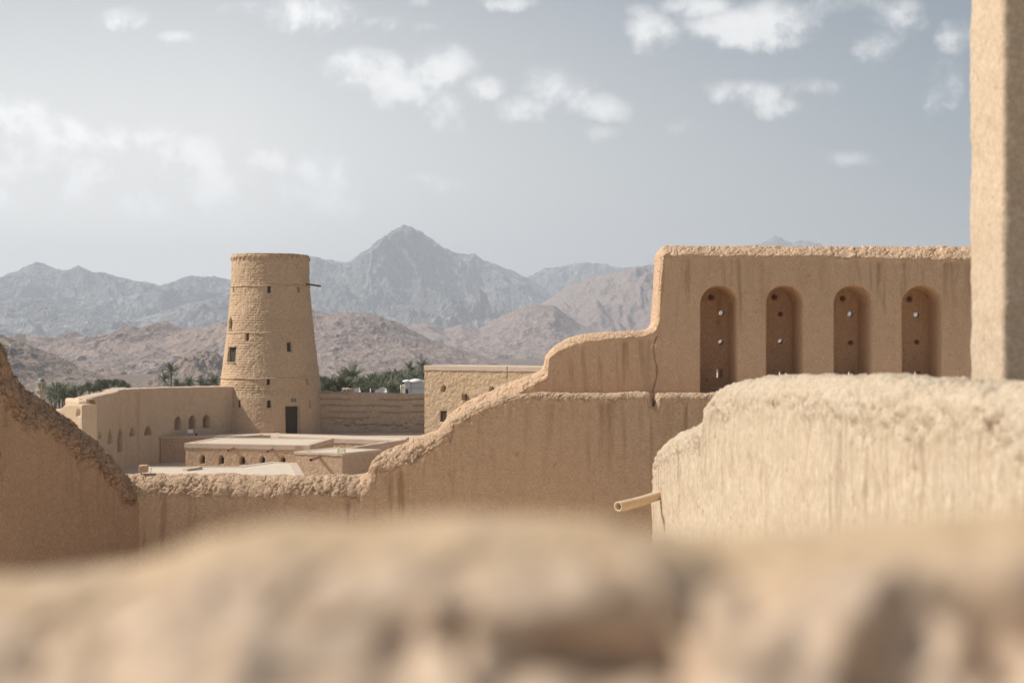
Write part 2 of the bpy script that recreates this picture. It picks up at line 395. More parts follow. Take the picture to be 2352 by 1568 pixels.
    if ac:
        near = cm > 0.01
        pp = Pn[near]; wv = (fbm(pp*4, 3, 3)-.5)[:, None]*.5
        f1, f2, cid = voro((pp+wv)/cell*np.array([1, 1, 1.15]), 11)
        f1b, f2b, _ = voro((pp+wv*.6)/(cell*.42), 21)
        on = sst(.30, .55, fbm(pp*1.7, 3, 61)); on2 = sst(.42, .6, fbm(pp*2.3, 3, 62))
        dc = ac*(sst(0, crk, f2-f1)-1)*(.35+.65*on)+ac*.6*(sst(0, crk*1.6, f2b-f1b)-1)*on2+ac*bulge*(cid-.5)+ac*grit*(fbm(pp*10, 4, 8, .6)-.5)*(.6+.8*on2)+ac*.9*(fbm(pp*3.2, 2, 15)-.5)
        fc = np.clip(.35+.65*fac, .3, 1)[None, :]*np.ones((nr, 1))
        full = np.zeros((nr, nc)); full[near] = dc*cm[near]*fc[near]; d = d+full
    if disp is not None: d = d+disp(R[..., 0], R[..., 1], P, capm, below)*(capm == 0)
    d = np.where(recd > 0.02, d*.35, d)
    edge = np.ones((nr, nc))
    P = P+nrm*d[..., None]
    V = P.reshape(-1, 3); Q = gridq(nr, nc); Q = Q[~kill.reshape(-1)[Q].any(1)] if holes else Q
    dropv = (below+0).reshape(-1)
    lab = np.zeros(len(Q), int)
    Rf = R.reshape(-1, 2)[Q].mean(1); fr = (Q.max(1)//nc) < nfront
    for i, r in enumerate(rec):
        sd = rec_sdf(r['k'], Rf[:, 0]-r['s'], Rf[:, 1], r['hw'], r['zb'], r['zt']); lab[(sd < res*.35) & fr] = i+1
    objs = [link(names[0], npmesh(names[0], V, Q[lab == 0], {'drop': dropv, 'cap': cm.reshape(-1)}), m, parent)]
    # end faces and hole linings
    for c, rev in ((0, False), (nc-1, True)):
        ring = list(P[:, c]); f = tuple(range(len(ring))); MB().add(ring, [f if rev else f[::-1]]).build('end_face', m, parent)
    for i, r in enumerate(rec):
        if (lab == i+1).any():
            o = link(r.get('n', 'niche'), npmesh('niche', V, Q[lab == i+1], {'drop': dropv}), r.get('m', m), parent); objs.append(o)
    for h in holes:
        rd = h['rd']; k = 20; mbh = MB(); 
        (fs, fz), (bs, bz) = h['f'], h['b']; L = h.get('dep', thick-rd+.004)
        vs = []
        for t, g in ((0, 1.12), (0, 1.0), (.5, 1.0), (1, 1.0)):
            cs, cz = fs+(bs-fs)*t, fz+(bz-fz)*t; dd = rd+L*t-(.006 if g > 1 else 0)+(.012 if g > 1 else 0)
            for j in range(k):
                a = 2*math.pi*(j+.5)/k; ca, sa = math.cos(a), math.sin(a)
                if h['k'] == 'o': os_, oz = ca*h['r']*g, sa*h['r']*g*h.get('sq', 1)
                else:
                    q = 1/max(abs(ca), abs(sa)); os_, oz = ca*q*h['r']*g, sa*q*h['r2']*g
                x, n_ = plan.at(np.array([cs+os_])); x = x[0]-n_[0]*dd; vs.append((x[0], x[1], cz+oz))
        fs_ = [(a*k+j, a*k+(j+1) % k, (a+1)*k+(j+1) % k, (a+1)*k+j) for a in range(3) for j in range(k)]
        if h.get('blind'): fs_.append(tuple(3*k+j for j in range(k)))
        mbh.add(vs, fs_); mbh.build(h.get('n', 'peg_hole'), m, parent)
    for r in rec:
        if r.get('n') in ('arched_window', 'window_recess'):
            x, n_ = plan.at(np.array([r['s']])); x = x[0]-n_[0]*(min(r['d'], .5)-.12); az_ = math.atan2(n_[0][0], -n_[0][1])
            MB().obox((x[0], x[1], r['zb']-.05), r['hw']*2.2, .05, r['zt']-r['zb']+.1, az_).build('window_shade_panel', M['dark'], parent)  # near-black panel painting the darkness inside the window
    return objs

def rpx(plan, px, yt, yb, wpx, depth, kind='pointed', **k):
    s, d = plan.px(px); s1, _ = plan.px(px-wpx/2); s2, _ = plan.px(px+wpx/2)
    return dict(k=kind, s=s, hw=abs(s2-s1)/2, zb=ZZ(yb, d), zt=ZZ(yt, d), d=depth, **k)

# ================================================================== SETTING
# ground: level in the fort, falling away outside to the valley
def gh(x, y):
    r = np.maximum(np.maximum(y-108, -y-25), np.maximum(np.abs(x+6)-42, 0)*1.0)
    return GZ-5.2*sst(0, 50, r)-9*sst(60, 500, r)
xs = np.concatenate([-np.geomspace(6200, 60, 60), np.linspace(-55, 55, 60), np.geomspace(60, 6200, 60)])
ys = np.concatenate([np.linspace(-700, -30, 10), np.linspace(-20, 260, 120), np.geomspace(270, 7400, 60)])
Xg, Yg = np.meshgrid(xs, ys); Zg = gh(Xg, Yg)+np.where(Yg > 112, (fbm(np.stack([Xg*.02, Yg*.02, Xg*0], -1), 4)-.5)*3, 0)
tag(link('ground', npmesh('ground', np.stack([Xg, Yg, Zg], -1).reshape(-1, 3), gridq(*Xg.shape)), M['ground']), kind='structure')

# mountains
def mountain(name, prof, D, W, base, m, amp=1.0, warp=40, nx=620, ny=150, seed=0, det=1.0, back=.5, jag=1.0, foot=.0):
    prof = np.array(prof, float); px = np.linspace(prof[0, 0], prof[-1, 0], nx)
    H = ZZ(np.interp(px, prof[:, 0], prof[:, 1]), D); X0 = (px-CX)/F*D
    t = np.concatenate([-np.linspace(back, 0, 24)[:-1], np.linspace(0, 1, ny)**1.15])
    T, Xs = np.meshgrid(t, X0, indexing='ij'); Y = D-T*W
    X = Xs*(1+0*T); L = W
    q = np.stack([X/L, Y/L, X*0+seed], -1)
    xw = X+(fbm(q*3, 4, seed+1)-.5)*L*.5*sst(0, .5, np.abs(T))
    Hx = np.interp(xw, X0, H)-base
    rg = ridged(np.stack([xw/L*3.2, Y/L*1.1, X*0+seed], -1), 4, seed+3, .55)
    ex = .55+1.9*(1-rg)
    aT = np.clip(np.abs(T)/np.where(T < 0, back, 1), 0, 1)
    z = Hx*np.power(1-aT, ex)
    r2 = 1.25*ridged(np.stack([X/L*7+(fbm(q*6, 3, 9)-.5)*2, Y/L*4, X*0+seed+5], -1), 6, seed+7, .6)-.45
    r3 = ridged(np.stack([X/L*26, Y/L*16, X*0+seed+5], -1), 5, seed+17, .62)-.45
    r4 = ridged(np.stack([X/L*15+(fbm(q*5, 3, 19)-.5)*3, Y/L*3.5, X*0+seed+8], -1), 4, seed+29, .55)-.45
    r3 = r3+.9*r4
    en = sst(0, .12, aT)*(1-sst(.8, 1, aT))
    hr = np.maximum(Hx, 0)
    z = z+amp*(r2*.17*hr*en+r3*.075*hr*(en+.06))*det
    pr_ = np.interp(X/Y*F+CX, prof[:, 0], prof[:, 1]); z = np.minimum(z, ZZ(pr_, Y)-base-hr*(.10*np.maximum(T, 0)+.05*np.maximum(-T, 0)))
    z = z+jag*(fbm(np.stack([X/L*58, Y/L*58, X*0+seed], -1), 4, seed+23, .6)-.5)*hr*.085
    P = np.stack([X, Y, base+z-3*sst(.9, 1, aT)], -1)
    o = link(name, npmesh(name, P.reshape(-1, 3), gridq(*X.shape)[:, ::-1]), m); tag(o, kind='structure'); return o
RK1 = rock('far_grey_rock', (.14, .135, .13), (.22, .205, .19), (.42, .39, .355), 1.0, 1.0, 60)
RK2 = rock('brown_hill_rock', (.28, .195, .165), (.35, .265, .22), (.20, .16, .14), 3.6, .8, 12, .55)
RK3 = rock('near_hill_rock', (.27, .19, .155), (.34, .26, .20), (.16, .135, .12), 6, .9, 7, .6)
HB = -26
mountain('mountains', [(-250, 700), (-120, 660), (0, 637), (40, 622), (70, 608), (85, 602), (100, 604), (120, 612), (140, 622), (160, 620), (182, 609), (210, 622), (235, 625), (300, 642), (370, 656), (410, 642), (440, 631), (470, 638), (490, 633), (530, 645), (600, 625), (650, 612), (715, 590), (740, 592), (775, 603), (792, 604), (812, 594), (850, 570), (880, 543), (903, 531), (915, 524), (928, 521), (945, 523), (962, 532), (985, 547), (1010, 563), (1050, 583), (1090, 583), (1110, 598), (1150, 610), (1205, 636), (1250, 660), (1300, 690), (1400, 740), (1500, 790)], 5200, 1900, HB, RK1, seed=3, warp=80, nx=1250, ny=300, jag=.8, amp=1.5)
mountain('mountains', [(1100, 700), (1205, 640), (1240, 620), (1290, 612), (1340, 605), (1380, 606), (1430, 617), (1480, 612), (1550, 600), (1650, 590), (1750, 560), (1765, 550), (1780, 544), (1795, 551), (1820, 560), (1850, 552), (1885, 558), (1950, 590), (2100, 610), (2300, 600), (2450, 650)], 5900, 1500, HB, RK1, seed=11, nx=500, ny=110)
mountain('mountains', [(-250, 740), (-50, 705), (0, 692), (60, 684), (100, 680), (160, 700), (230, 697), (262, 715), (300, 735), (360, 720), (420, 700), (470, 690), (540, 670), (640, 690), (730, 700), (800, 740), (860, 790)], 3900, 1100, HB, RK1, seed=21, nx=520, ny=130)
mountain('hills', [(1080, 790), (1180, 740), (1240, 700), (1300, 660), (1350, 640), (1400, 626), (1450, 620), (1480, 608), (1512, 605), (1600, 600), (1800, 640), (2000, 620), (2300, 650), (2450, 700)], 3600, 1300, HB, RK2, seed=31, nx=480, ny=130, jag=.7)
mountain('hills', [(800, 820), (880, 780), (940, 748), (985, 738), (1020, 755), (1060, 745), (1100, 755), (1145, 730), (1190, 708), (1230, 698), (1275, 702), (1300, 722), (1330, 745), (1370, 760), (1450, 780), (1600, 770), (1900, 760), (2400, 760)], 2500, 850, HB, RK2, seed=41, nx=560, ny=140)
mountain('hills', [(-250, 770), (-80, 760), (0, 768), (60, 775), (130, 772), (165, 760), (195, 772), (250, 768), (290, 746), (320, 753), (345, 745), (375, 738), (400, 745), (430, 757), (470, 752), (520, 735), (600, 712), (680, 705), (715, 708), (760, 720), (800, 716), (850, 718), (900, 735), (960, 765), (1000, 785), (1050, 800), (1110, 820), (1150, 833), (1250, 842), (1500, 850)], 1500, 620, HB, RK2, seed=52, nx=900, ny=200, amp=.9)
mountain('hills', [(-200, 720), (-60, 745), (0, 768), (60, 790), (130, 815), (190, 845), (250, 868), (330, 885), (420, 900)], 760, 260, HB, RK3, seed=61, nx=420, ny=120)
mountain('hills', [(300, 893), (350, 868), (390, 845), (425, 818), (450, 808), (475, 804), (500, 812), (530, 838), (600, 862), (700, 880), (800, 893)], 820, 170, HB, RK3, seed=72, nx=420, ny=130, amp=1.3, jag=1.6)

# ================================================================== FORT WALLS NEAR
# --- tall wall with four niches and its stepped shoulder
P1 = Plan([XY(985, 24.30), XY(2560, 24.30)])
W1 = empty('arcaded_wall', (5.5, 24.3, GZ), 'tall brown mud wall with four deep arched niches and a curved stepped shoulder', 'wall')
e1 = P1.el([(990, 1002, .6), (1009, 990, .6), (1015, 976, .5), (1028, 957, .8), (1072, 925, 1), (1129, 900, 1.1), (1165, 882, 1.1), (1245, 853, .8), (1252, 840, .35), (1256, 818, .3), (1275, 797, .5), (1310, 776, .6), (1340, 768, .6), (1400, 762, .5), (1480, 759, .45), (1500, 752, .35), (1508, 738, .25), (1511, 700, .2), (1514, 640, .2), (1517, 582, .35), (1522, 568, .8), (1530, 562.5, 1), (1800, 563, 1), (2240, 563, 1), (2540, 563, 1)])
niches = []; holes1 = []
pegs = [((1614, 1689), (1634, 683), (1657, 719, 1), (1655.6, 786, 1), (1653, 857)), ((1765.5, 1839), (1779, 682), (1792.5, 721.5, 0), (1792.5, 784.5, 1), (1796, 862)),
        ((1921, 1997), (1936, 686), (1952.6, 721.5, 1), (1953.7, 787, 0), (1955, 862)), ((2077, 2158), (2089, 687), (2104.5, 723, 1), (2106, 785.6, 0), (2107, 862))]
ND = .80; TH1 = 1.10
def fpx(px, py, extra=0):            # point on a plane `extra` metres behind the face of the tall wall
    d = 24.30+extra; return (px-CX)/F*d-P1.p[0][0], ZZ(py, d)
for (a, b), pg, h1, h2, sq in pegs:
    s0 = fpx((a+b)/2, 700)[0]; niches.append(dict(k='round', s=s0, hw=(b-a)/2/F*24.3, zb=ZZ(898, 24.3), zt=ZZ(660, 24.3), d=ND, e=.055, n='niche'))
    fs = fpx(pg[0], pg[1], ND); holes1.append(dict(k='o', f=fs, b=(fs[0]-.12, fs[1]+.05), r=.055, sq=.7, blind=1, dep=.25, rd=ND, n='peg_hole'))
    for h in (h1, h2):
        fs = fpx(h[0], h[1], ND); sh = (h[0]-CX)/F*(TH1-ND)
        bz = (CY-h[1])/F*(TH1-ND)
        bs = (fs[0]+sh+(-.025 if h is h1 else -.03), fs[1]+bz+(.01 if h is h1 else .03)) if h[2] else (fs[0]-.06, fs[1]+.05)
        holes1.append(dict(k='o', f=fs, b=bs, r=.046, rd=ND, n='peg_hole'))
    fs = fpx(sq[0], sq[1], ND); holes1.append(dict(k='s', f=fs, b=(fs[0]+(sq[0]-CX)/F*(TH1-ND)-.09, fs[1]-.01), r=.055, r2=.075, rd=ND, n='floor_hole'))
def crack1(s, z, P, cm, below):
    sc = fpx(1508, 800)[0]+.035*np.sin(z*9)+.10*(fbm(np.stack([z*3, z*0, z*0], -1), 3, 4)-.5)
    w = .010+.006*np.sin(z*23); c = np.abs(s-sc); on = (z > ZZ(905, 24.3)) & (z < ZZ(772, 24.3))
    return np.where(on, -.05*np.exp(-(c/w)**2), 0)-.006*(vnoise(np.stack([s*22, z*30, s*0], -1), 9) > .93)
make_wall(W1, P1, e1, -1.9, TH1, .20, .24, .0165, M['tall'], af=.006, ac=.020, cell=.21, cham=.8, wob=.006, crk=.11, bulge=.35, rec=niches, holes=holes1, base2=-3.5, disp=crack1, seed=1, capfall=.05)
mt = MB(); xa = (1600-CX)/F*25.6; mt.box((xa-.4, 25.42, -3.6), (12.5, 33, -.72)); mt.build('terrace', M['roof'], W1)

# --- stepped lower wall in front of it
P2 = Plan([XY(200, 24.0), XY(1900, 23.95)])
W2 = empty('stepped_wall', (-2, 24.0, GZ), 'long brown mud wall climbing in curved steps, its low part capped with cracked lumpy mud', 'wall')
e2 = P2.el([(205, 1094, 1), (300, 1093, 1), (500, 1093, 1), (700, 1095, 1), (832, 1092, 1), (844, 1088, .6), (848, 1078, .35), (851, 1066, .35), (860, 1053, .7), (880, 1038, .9), (905, 1027, .95), (950, 1010, .9), (995, 996, .7), (1006, 990, .5), (1012, 978.5, .75), (1030, 962, .5), (1080, 938, .5), (1140, 914, .4), (1185, 903, .3), (1350, 901, .28), (1490, 902, .28), (1497, 906, .25), (1500.5, 937, .2), (1504, 937, .2), (1508, 906, .25), (1515, 901, .28), (1620, 901, .28), (1880, 901, .28)])
def seam2(s, z, P, cm, below):
    sc = P2.px(1500)[0]; c = np.abs(s-sc+.015*np.sin(z*3)); v = -.05*np.exp(-(c/.022)**2)
    s2 = P2.px(657)[0]+.04*np.sin(z*14); v += np.where(below < .5, -.02*np.exp(-((s-s2)/.012)**2), 0)
    # drip grooves under the cap
    gr = vnoise(np.stack([s*7, z*.6, s*0], -1), 31); v += -.020*sst(.66, .8, gr)*np.exp(-below/.16)
    return v-.008*(vnoise(np.stack([s*22, z*30, s*0], -1), 9) > .94)
make_wall(W2, P2, e2, -4.4, .66, .30, .26, .0185, M['step'], af=.008, ac=.028, cell=.20, cham=.35, bulge=.6, crk=.10, grit=1.5, base2=GZ-.2, disp=seam2, seed=2, capfall=.13, wob=.02)

# --- mound wall at the left
P5 = Plan([XY(-160, 20.6), XY(334, 24.12)])
W5 = empty('sloping_wall', (-7.5, 22, GZ), 'shaded mud wall with crumbling cap sloping steeply down to the low parapet', 'wall')
e5 = P5.el([(-160, 762), (-60, 762), (0, 764), (24, 774), (44, 806), (60, 850), (74, 872), (104, 896), (150, 930), (200, 968), (250, 1012), (285, 1047), (304, 1072), (316, 1092), (334, 1096)])
def pit5(s, z, P, cm, below): return -.012*(vnoise(np.stack([s*14, z*18, s*0], -1), 9) > .92)
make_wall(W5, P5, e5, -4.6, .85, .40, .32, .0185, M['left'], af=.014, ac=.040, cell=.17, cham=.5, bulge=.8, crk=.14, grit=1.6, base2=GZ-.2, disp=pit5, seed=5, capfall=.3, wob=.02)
ch = MB(); x, y = XY(330, 24.3); ch.obox((x, y, ZZ(1084, 24.3)), .145, .16, .125, .1)
o = ch.build('mud_block', M['step'], None, bevel=.02); tag(o, 'small loose mud block resting where the sloping wall meets the low parapet', 'block')

# --- sunlit wall running toward the camera at the right
P3 = Plan([(2.10, 22.3), (2.16, 18), (2.26, 13), (2.38, 9.5), (2.50, 7.0), (2.62, 4.4)], rnd=2)
W3 = empty('sunlit_wall', (2.2, 14, GZ), 'pale sunlit mud wall with vertical drip ridges and rounded top, running toward the camera', 'wall')
e3 = P3.el([(1497, 1050), (1501, 1030), (1512, 1012), (1545, 988), (1580, 970), (1604, 958), (1609, 945), (1613, 915), (1622, 898), (1645, 881), (1700, 866), (1770, 861), (1900, 864), (2000, 862), (2150, 872), (2352, 893), (3050, 960)])
def ridges3(s, z, P, cm, below):
    q = np.stack([s*9, z*.7+s*.2, s*0], -1); v = .024*(fbm(q*np.array([1.8, 1, 1]), 4, 40, .6)-.5)*2*sst(0, .15, below)*(1-.6*sst(.8, 2, below))
    return v+.012*(fbm(np.stack([s*5, z*4, s*0], -1), 4, 44)-.5)*2-.012*(vnoise(np.stack([s*20, z*22, s*0], -1), 9) > .9)
make_wall(W3, P3, e3, -4.2, .62, .22, .24, .0235, M['pale'], af=.012, ac=.028, cell=.10, crk=.24, bulge=.7, grit=2.2, base2=GZ-.2, disp=ridges3, seed=7, capfall=.3, wob=.022)
# drain spout
sp = MB(); sp.tube((2.16, 20.4, ZZ(1134, 20.4)), (XY(1420, 19.6)[0], 19.6, ZZ(1163, 19.6)), .066, .070, 20, .05, ribs=16, bend=-.012)
tag(sp.build('drain_spout', M['spout'], None, True), 'pale ribbed drain spout sticking out of the end of the sunlit wall', 'drain spout')

# --- pillar at far right
PX = XY(2300, 10.2)[0]
W4 = empty('pillar', (PX+.8, 10.8, GZ), 'tall pale square mud pillar with a bright sunlit side, rising out of the top of the view', 'pillar')
def roughcol(name, poly, z0, z1, res, m, parent, taper=0, seed=0, amp=.02):
    c = np.mean(poly, 0); rs = []
    poly = np.array(poly); n = len(poly); pts = []
    for i in range(n):
        a, b = poly[i], poly[(i+1) % n]; k = int(np.hypot(*(b-a))/res)
        for j in range(k): pts.append(a+(b-a)*j/k)
    pts = np.array(pts)
    for _ in range(2): pts = (np.roll(pts, 1, 0)+2*pts+np.roll(pts, -1, 0))/4
    zs = np.arange(z0, z1, res)
    P = np.zeros((len(zs)+1, len(pts), 3))
    for i, zz in enumerate(list(zs)+[z1]):
        f = 1-taper*(zz-z0)/(z1-z0); P[i, :, :2] = c+(pts-c)*f; P[i, :, 2] = zz
    nn = gnorm(P, True)
    d = amp*(fbm(P*2.2+seed, 3, 3)-.5)*2.2+amp*.9*(fbm(P*9+seed, 4, 5, .6)-.5)*2
    P = P+nn*d[..., None]
    V = P.reshape(-1, 3); Q = gridq(len(P), len(pts), True)
    o = link(name, npmesh(name, V, Q), m, parent)
    top = MB(); top.add([tuple(q) for q in P[-1]], [tuple(range(len(pts)))]); top.build('top_face', m, parent)
    return o
roughcol('shaft', [(PX, 10.2), (PX+1.7, 10.32), (PX+1.7, 11.2), (XY(2224, 11)[0], 11.0)], -3.0, 5.2, .03, M['pillar'], W4, taper=.02, amp=.013)
bb = MB(); bb.box((PX-.1, 10.25, GZ-.2), (PX+1.9, 11.2, -2.99)); bb.build('footing', M['pillar'], W4)

# --- crumbling parapet right in front of the lens
xs = np.linspace(-1.5, 1.5, 700); ts = np.linspace(0, 1, 330)
Tt, Xf = np.meshgrid(ts, xs, indexing='ij')
sil = np.array([(-3800, 1500), (-400, 1390), (0, 1345), (250, 1315), (400, 1255), (520, 1215), (640, 1216), (800, 1218), (950, 1203), (1050, 1198), (1250, 1205), (1400, 1215), (1560, 1250), (1700, 1268), (1850, 1250), (2050, 1240), (2200, 1220), (2352, 1200), (2800, 1165), (6000, 1165)], float)
Dc = .93
Yf = .55+.92*Tt
cr = -(np.interp(Xf/Dc*F+CX, sil[:, 0], sil[:, 1])+22-CY)/F*Dc
u = Dc-Yf
Zf = cr-np.where(u > 0, .10*(u/.2)**2+.05*np.clip(u, 0, 1), .35*u*u+.0*u)
q = np.stack([Xf, Yf, Xf*0], -1); arcl = Yf*1.0+Zf*-1.2
f1, f2, cid = voro(np.stack([Xf/.10, arcl/.06, Xf*0+.2], -1)+(fbm(q*9, 3, 2)-.5)[..., None]*.9, 5)
mask = sst(.03, .12, u)*(.15+.55*sst(-.10, .12, Xf))*sst(.3, .55, fbm(q*5, 3, 12)+.12)
lump = .050*(sst(0, .30, f2-f1)-1)*mask+.013*(cid-.5)*sst(-.02, .08, u)
Zf = Zf+lump+.012*(fbm(q*14, 4, 4)-.5)+.008*(fbm(q*60, 3, 6)-.5)
ipx, ipy = Xf/Yf*F+CX, CY-(Zf-lump)/Yf*F
dent = Xf*0
for dx_, dy_, rx_, ry_, a_ in [(1080, 1300, 60, 30, .016), (1690, 1320, 90, 45, .040), (1760, 1400, 60, 60, .03), (930, 1470, 80, 70, .045), (1100, 1440, 180, 40, .030), (1400, 1450, 170, 60, .045), (1240, 1520, 120, 40, .02), (2180, 1400, 110, 55, .04), (2320, 1440, 80, 60, .04), (1860, 1490, 60, 90, .04), (1990, 1540, 60, 60, .03), (2100, 1530, 90, 60, .035), (180, 1540, 120, 30, .02), (700, 1540, 60, 50, .03), (480, 1450, 70, 40, .008), (620, 1440, 50, 40, .006)]:
    dent += .42*a_*np.exp(-((ipx-dx_)/rx_)**2-((ipy-dy_)/ry_)**2)
Zf = Zf-dent*.35; Yf = Yf-lump*.8+dent*1.1
Vf = np.stack([Xf, Yf, Zf], -1)
pf = empty('parapet', (0, .9, GZ), 'crumbling lumpy mud parapet top close to the lens, out of focus', 'parapet')
Vf[0, :, 2] = -1.3; Vf[-1, :, 2] = -1.3
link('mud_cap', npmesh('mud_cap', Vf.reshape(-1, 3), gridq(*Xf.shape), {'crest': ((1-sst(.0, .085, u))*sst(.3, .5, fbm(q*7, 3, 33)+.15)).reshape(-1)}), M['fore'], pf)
b0 = MB(); b0.box((-1.5, .56, GZ-.2), (1.5, 1.46, -1.0)); b0.build('base', M['fore'], pf)
tag(MB().box((3.0, .6, GZ-.1), (14, 23.9, -2.7)).build('bounce_platform', M['roof']), kind='structure')  # unseen pale platform, added to bounce light onto the pillar and tall wall
tag(MB().box((-38, 24.8, GZ-.1), (24, 111, GZ+.03)).build('courtyard_ground', M['roof']), kind='structure')
tag(MB().box((-13, .6, GZ-.1), (1.95, 23.8, -4.7)).build('bounce_floor', M['roof']), kind='structure')  # unseen pale floor, added to throw warm bounce onto the shaded walls
tag(MB().box((-6, -5, GZ+.01), (6, .5, -1.72)).build('roof_terrace', M['roof']), 'flat roof terrace where the viewer stands behind the crumbling parapet', 'terrace')

# ================================================================== ROUND TOWER
TD = 105.0; TX = XY(621.5, TD)[0]
TW = empty('watchtower', (TX, TD, GZ), 'tall round tapering mud-brick watchtower with slit windows and an open doorway', 'tower')
tz = [ZZ(y, TD-3.2) for y in (1040, 995, 905, 868, 763, 655, 584)]
tr = [w/2/F*TD for w in (250, 242, 230, 223, 198, 178, 175.5)]
def trad(z): return np.interp(z, tz, tr)
res = .045; nth = int(2*math.pi*3.6/res); zs = np.arange(GZ-.3, ZZ(580, TD-3), res); 
th = np.linspace(-math.pi, math.pi, nth, endpoint=False)
Zt, Tn = np.meshgrid(zs, th, indexing='ij'); Rt = trad(Zt)
def trec(px, yt, yb, w, depth, kind='rect', n='slit_window', m=None):
    d = TD-3.2; z = ZZ((yt+yb)/2, d); R = trad(z); X = (px-621.5)/F*TD
    a = math.asin(max(-.98, min(.98, X/R))); d = TD-R*math.cos(a)
    hw = w/2/F*d/max(.35, math.cos(a)); return dict(k=kind, a=a, hw=hw, zb=ZZ(yb, d), zt=ZZ(yt, d), d=depth, n=n, m=m)
TR = [trec(633, 656, 671, 4.6, .7), trec(545, 657, 670, 3.0, .3), trec(694.5, 658, 670, 4, .3), trec(539, 731, 755, 10, .9, 'pointed', 'arched_window'),
      trec(585, 764, 781, 5, .7), trec(678.5, 788, 806, 6.5, .8), trec(545.5, 797, 832, 21, 1.3, 'rect', 'square_window'), trec(635, 870, 882, 4.5, .7), trec(715.6, 870, 882, 3.5, .2),
      trec(521.7, 920, 933, 4, .3), trec(569, 921, 935, 4.8, .7), trec(637, 921, 935, 5, .8), trec(720.6, 921, 935, 3, .25), trec(688.5, 933, 997, 27.5, 2.4, 'rect', 'doorway')]
rd = Rt*0
for r in TR:
    ds = (Tn-r['a'])*trad((r['zb']+r['zt'])/2); sd = rec_sdf(r['k'], ds, Zt, r['hw'], r['zb'], r['zt'])
    rd = np.maximum(rd, r['d']*sst(0, 1, -sd/.06+.85))
# mud brick courses, worn away in patches, and grit
p3 = np.stack([Rt*np.sin(Tn), Rt*np.cos(Tn), Zt], -1)
row = Zt/.185; ri = np.floor(row); br = (Tn*3.4/.40+.5*(ri % 2)); fy = np.abs(row-ri-.5)*2; fx = np.abs(br-np.floor(br)-.5)*2
joint = np.maximum(sst(.62, 1, fy), .6*sst(.85, 1, fx))
wear = sst(.42, .6, fbm(p3*.55, 3, 2)+.12*np.sin(Tn)-.02)
low = 1-sst(ZZ(912, 102), ZZ(902, 102), Zt)*1.0
dsp = -joint*.045*(.2+.85*wear)*(1-low*.8)+.05*(fbm(p3*2.1, 5, 6, .62)-.5)*(1-.4*low)+.08*(fbm(p3*5.5, 3, 7, .6)-.5)*(1-.3*low)
dsp += .03*(fbm(p3*.35, 3, 9)-.5)+.035*low
# rim: small scalloped arches under the top edge
topz = zs[-1]; sc = (Tn*2.84/.42); fr_ = (sc-np.floor(sc)-.5)*2
arc = np.abs(np.hypot(fr_, (Zt-(topz-.42))/.30)-.85); dsp += .09*(1-sst(.0, .28, arc))*(Zt > topz-.42)*(fbm(p3*1.1, 2, 3) > .36)
dsp = np.where(rd > .03, dsp*.2, dsp)
Rr = Rt+dsp-rd
Pt = np.stack([TX+Rr*np.sin(Tn), TD-Rr*np.cos(Tn), Zt+.16*(fbm(p3*1.5, 3, 5)-.5)*(Zt > topz-.1)], -1)
Q = gridq(len(zs), nth, True); fa = Tn.reshape(-1)[Q]; fa = np.where(fa.max(1)-fa.min(1) > 3, 3.1, fa.mean(1)); fz = Zt.reshape(-1)[Q].mean(1)
lab = np.zeros(len(Q), int)
for i, r in enumerate(TR):
    sd = rec_sdf(r['k'], (fa-r['a'])*trad((r['zb']+r['zt'])/2), fz, r['hw'], r['zb'], r['zt']); lab[sd < .02] = i+1
dv = (topz-Zt).reshape(-1)
link('shaft', npmesh('shaft', Pt.reshape(-1, 3), Q[lab == 0], {'drop': dv}), M['tower'], TW)
for i, r in enumerate(TR):
    if (lab == i+1).any(): link(r['n'], npmesh(r['n'], Pt.reshape(-1, 3), Q[lab == i+1], {'drop': dv}), M['tower'], TW)
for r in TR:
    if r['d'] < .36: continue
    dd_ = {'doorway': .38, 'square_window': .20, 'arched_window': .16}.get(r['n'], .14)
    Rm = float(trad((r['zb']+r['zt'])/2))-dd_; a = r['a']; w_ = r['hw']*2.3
    MB().obox((TX+(Rm-.05)*math.sin(a), TD-(Rm-.05)*math.cos(a), r['zb']-.1), w_, .06, r['zt']-r['zb']+.2, a).build('doorway_shade_panel' if r['n'] == 'doorway' else 'window_shade_panel', M['dark'], TW)  # dark panels paint the shade of the rooms behind the openings
mb = MB(); R1 = tr[-1]
mb.lathe((TX, TD, 0), [(R1-.02, topz-.02), (R1-.1, topz+.03), (R1-.5, topz+.02), (R1-.5, topz-1.2), (.01, topz-1.2)], 96); mb.build('rim', M['tower'], TW, True)
for yb, amp_ in ((655.5, .05), (764, .03), (869, .05)):
    zb = ZZ(yb, TD-3.1); k = 220; vs = []; r0 = float(trad(zb))
    for dz, dr in ((-.055, -.06), (-.045, amp_), (0, amp_+.02), (.045, amp_), (.055, -.06)):
        for j in range(k):
            a = 2*math.pi*j/k; jj = .02*math.sin(a*9)+.012*math.sin(a*31); vs.append((TX+(r0+dr)*math.sin(a), TD-(r0+dr)*math.cos(a), zb+dz+jj))
    MB().add(vs, [(a*k+j, a*k+(j+1) % k, (a+1)*k+(j+1) % k, (a+1)*k+j) for a in range(4) for j in range(k)]).build('string_course', M['tower'], TW, True)
x0 = XY(704, TD)[0]; mbm = MB()
mbm.tube((x0, TD-.6, ZZ(651.5, 104)), (XY(736, 103.2)[0], 103.2, ZZ(657, 103.2)), .075, .065, 8); mbm.build('wooden_beam', M['wood'], TW)
def tsurf(px, py, out=.05):
    d = TD-3.2; z = ZZ(py, d); R = float(trad(z)); a = math.asin((px-621.5)/F*TD/R); return (TX+(R+out)*math.sin(a), TD-(R+out)*math.cos(a), z, a)
